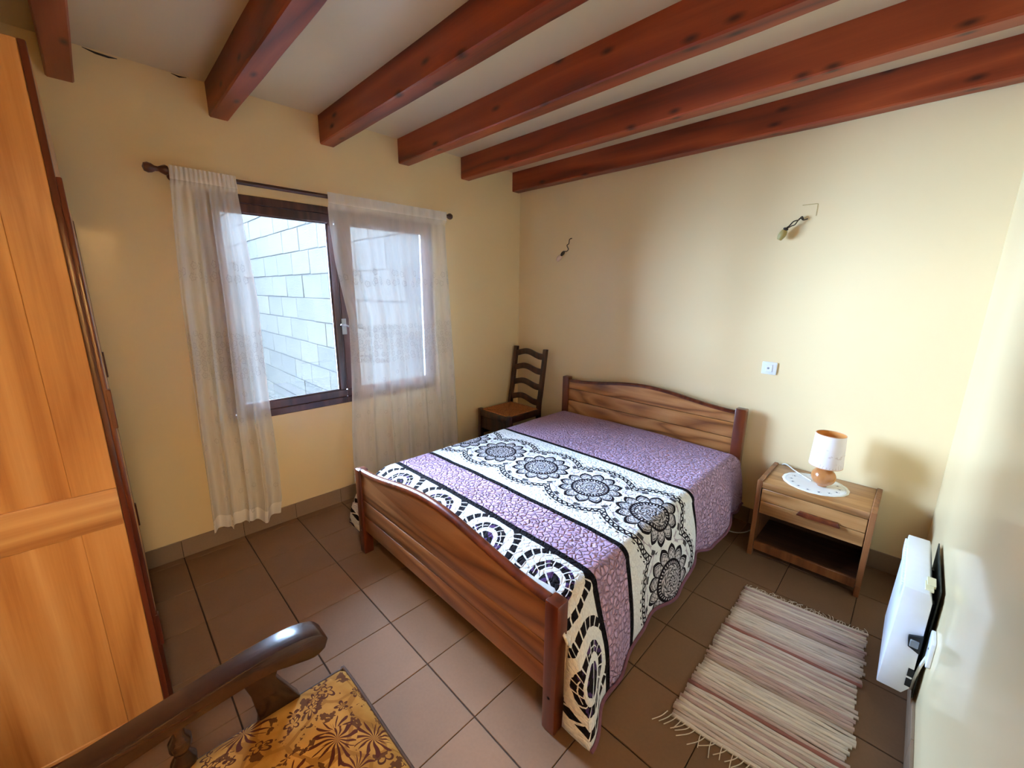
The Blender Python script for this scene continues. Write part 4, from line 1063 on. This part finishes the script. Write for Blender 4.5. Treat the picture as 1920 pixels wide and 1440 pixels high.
prism('switch_housing', [(hx1 - 0.030, 0.322), (hx1 - 0.034, 0.352), (hx1 - 0.034, 0.362), (hx1 + 0.001, 0.376), (hx1 + 0.001, 0.306)], 'Y', hy0 - 0.010, hy0 + 0.004, M_BLACK, ht, 0.002)
box('rocker_switch', hx1 - 0.028, hx1 - 0.006, hy0 - 0.014, hy0 - 0.008, 0.326, 0.354, mat_plain('grey_rocker', (120, 124, 126), 0.4, 0.5, 0.05), ht, 0.002, 1)
for zz in (0.165, 0.205): box('vent_slot', hx1 - 0.014, hx1 + 0.0008, hy0 - 0.0012, hy0 + 0.002, zz, zz + 0.032, M_BLACK, ht)
box('mounting_plate', W - 0.0125, W - 0.0092, -1.045, -0.660, 0.11, 0.540, M_SOOT, ht)
for yy in (-0.98, -0.73): box('bracket', hx1 - 0.004, W - 0.009, yy - 0.012, yy + 0.012, 0.18, 0.46, M_BLACK, ht)
op = thing('cable_outlet', 'white wall cable outlet with cord beside the heater', 'outlet', (W, -1.10, 0.36))
prism('plate', [(-1.135, 0.31), (-1.075, 0.31), (-1.065, 0.32), (-1.065, 0.405), (-1.075, 0.415), (-1.135, 0.415), (-1.145, 0.405), (-1.145, 0.32)], 'X', W - 0.011, W - 0.0005, M_WHITE, op, 0.002)
lathe('screw', [(0.0, 0.0), (0.004, 0.0), (0.004, -0.001), (0.0, -0.0015)], (W - 0.011, -1.105, 0.362), M_BLACK, op, 'X', 10)
tube('cord', spline([(W - 0.008, -1.085, 0.315), (W - 0.014, -1.06, 0.25), (W - 0.016, -1.03, 0.17), (W - 0.016, -1.005, 0.115), (W - 0.03, -0.985, 0.10)], 6), 0.0045, M_CORD, op, 8)

# ------------------------------------------------------------------ small things on the back wall
sw = thing('light_switch', 'square white light switch on the wall above the headboard end', 'light switch', (2.146, 0, 1.048))
box('plate', 2.106, 2.186, -0.009, 0.0, 1.010, 1.086, M_WHITE, sw, 0.004, 2)
box('rocker', 2.128, 2.164, -0.012, -0.008, 1.026, 1.070, M_WHITE, sw, 0.002, 1)
lathe('push_button', [(0.0, -0.0125), (0.006, -0.0125), (0.007, -0.0118)], (2.142, 0, 1.048), mat_plain('grey_mark', (150, 150, 152), 0.5, 0.4, 0.02), sw, 'Y', 14)
def wire(label, pts, hold, bulbcol, extra=None):
    t = thing('wall_wire', label, 'wire', pts[0])
    tube('cable', spline(pts, 6), 0.0035, M_WIRE, t, 8)
    if extra: tube('cable', spline(extra, 6), 0.0030, M_WIRE, t, 8)
    a, b_ = Vector(hold[0]), Vector(hold[1])
    bm = bmesh.new(); bm_tube(bm, [a.lerp(b_, k / 8) for k in range(9)], lambda s: 0.008 + 0.006 * math.sin(PI * s), 12); autosmooth(from_bm('lamp_holder', bm, M_WIRE, t), 50)
    d = (b_ - a).normalized(); e = b_ + d * 0.055
    bm = bmesh.new(); bm_tube(bm, [b_.lerp(e, k / 10) for k in range(11)], lambda s: 0.009 + 0.011 * math.sin(PI * (0.15 + 0.80 * s)) , 14); autosmooth(from_bm('bulb', bm, bulbcol, t), 60)
    return t
M_BULB = mat_plain('frosted_bulb', (236, 206, 186), 0.25, 0.5, 0.03)
M_BULB2 = mat_plain('dusty_socket', (176, 156, 96), 0.5, 0.4, 0.1)
wire('loose black wire with a small bulb on the wall near the corner', [(0.600, 0.0, 1.925), (0.592, -0.020, 1.915), (0.588, -0.024, 1.882), (0.575, -0.030, 1.868), (0.592, -0.032, 1.838), (0.578, -0.034, 1.822), (0.552, -0.034, 1.822)],
     ((0.552, -0.034, 1.822), (0.522, -0.036, 1.790)), M_BULB)
wire('loose wires with a lamp holder on the wall above the light switch', [(2.200, 0.0, 1.902), (2.196, -0.018, 1.912), (2.184, -0.026, 1.896), (2.162, -0.030, 1.889), (2.146, -0.034, 1.868), (2.134, -0.036, 1.858)],
     ((2.134, -0.036, 1.858), (2.128, -0.036, 1.845)), M_BULB2, [(2.222, -0.006, 1.900), (2.205, -0.020, 1.894), (2.190, -0.026, 1.904), (2.172, -0.034, 1.872), (2.158, -0.036, 1.866), (2.137, -0.036, 1.854)])
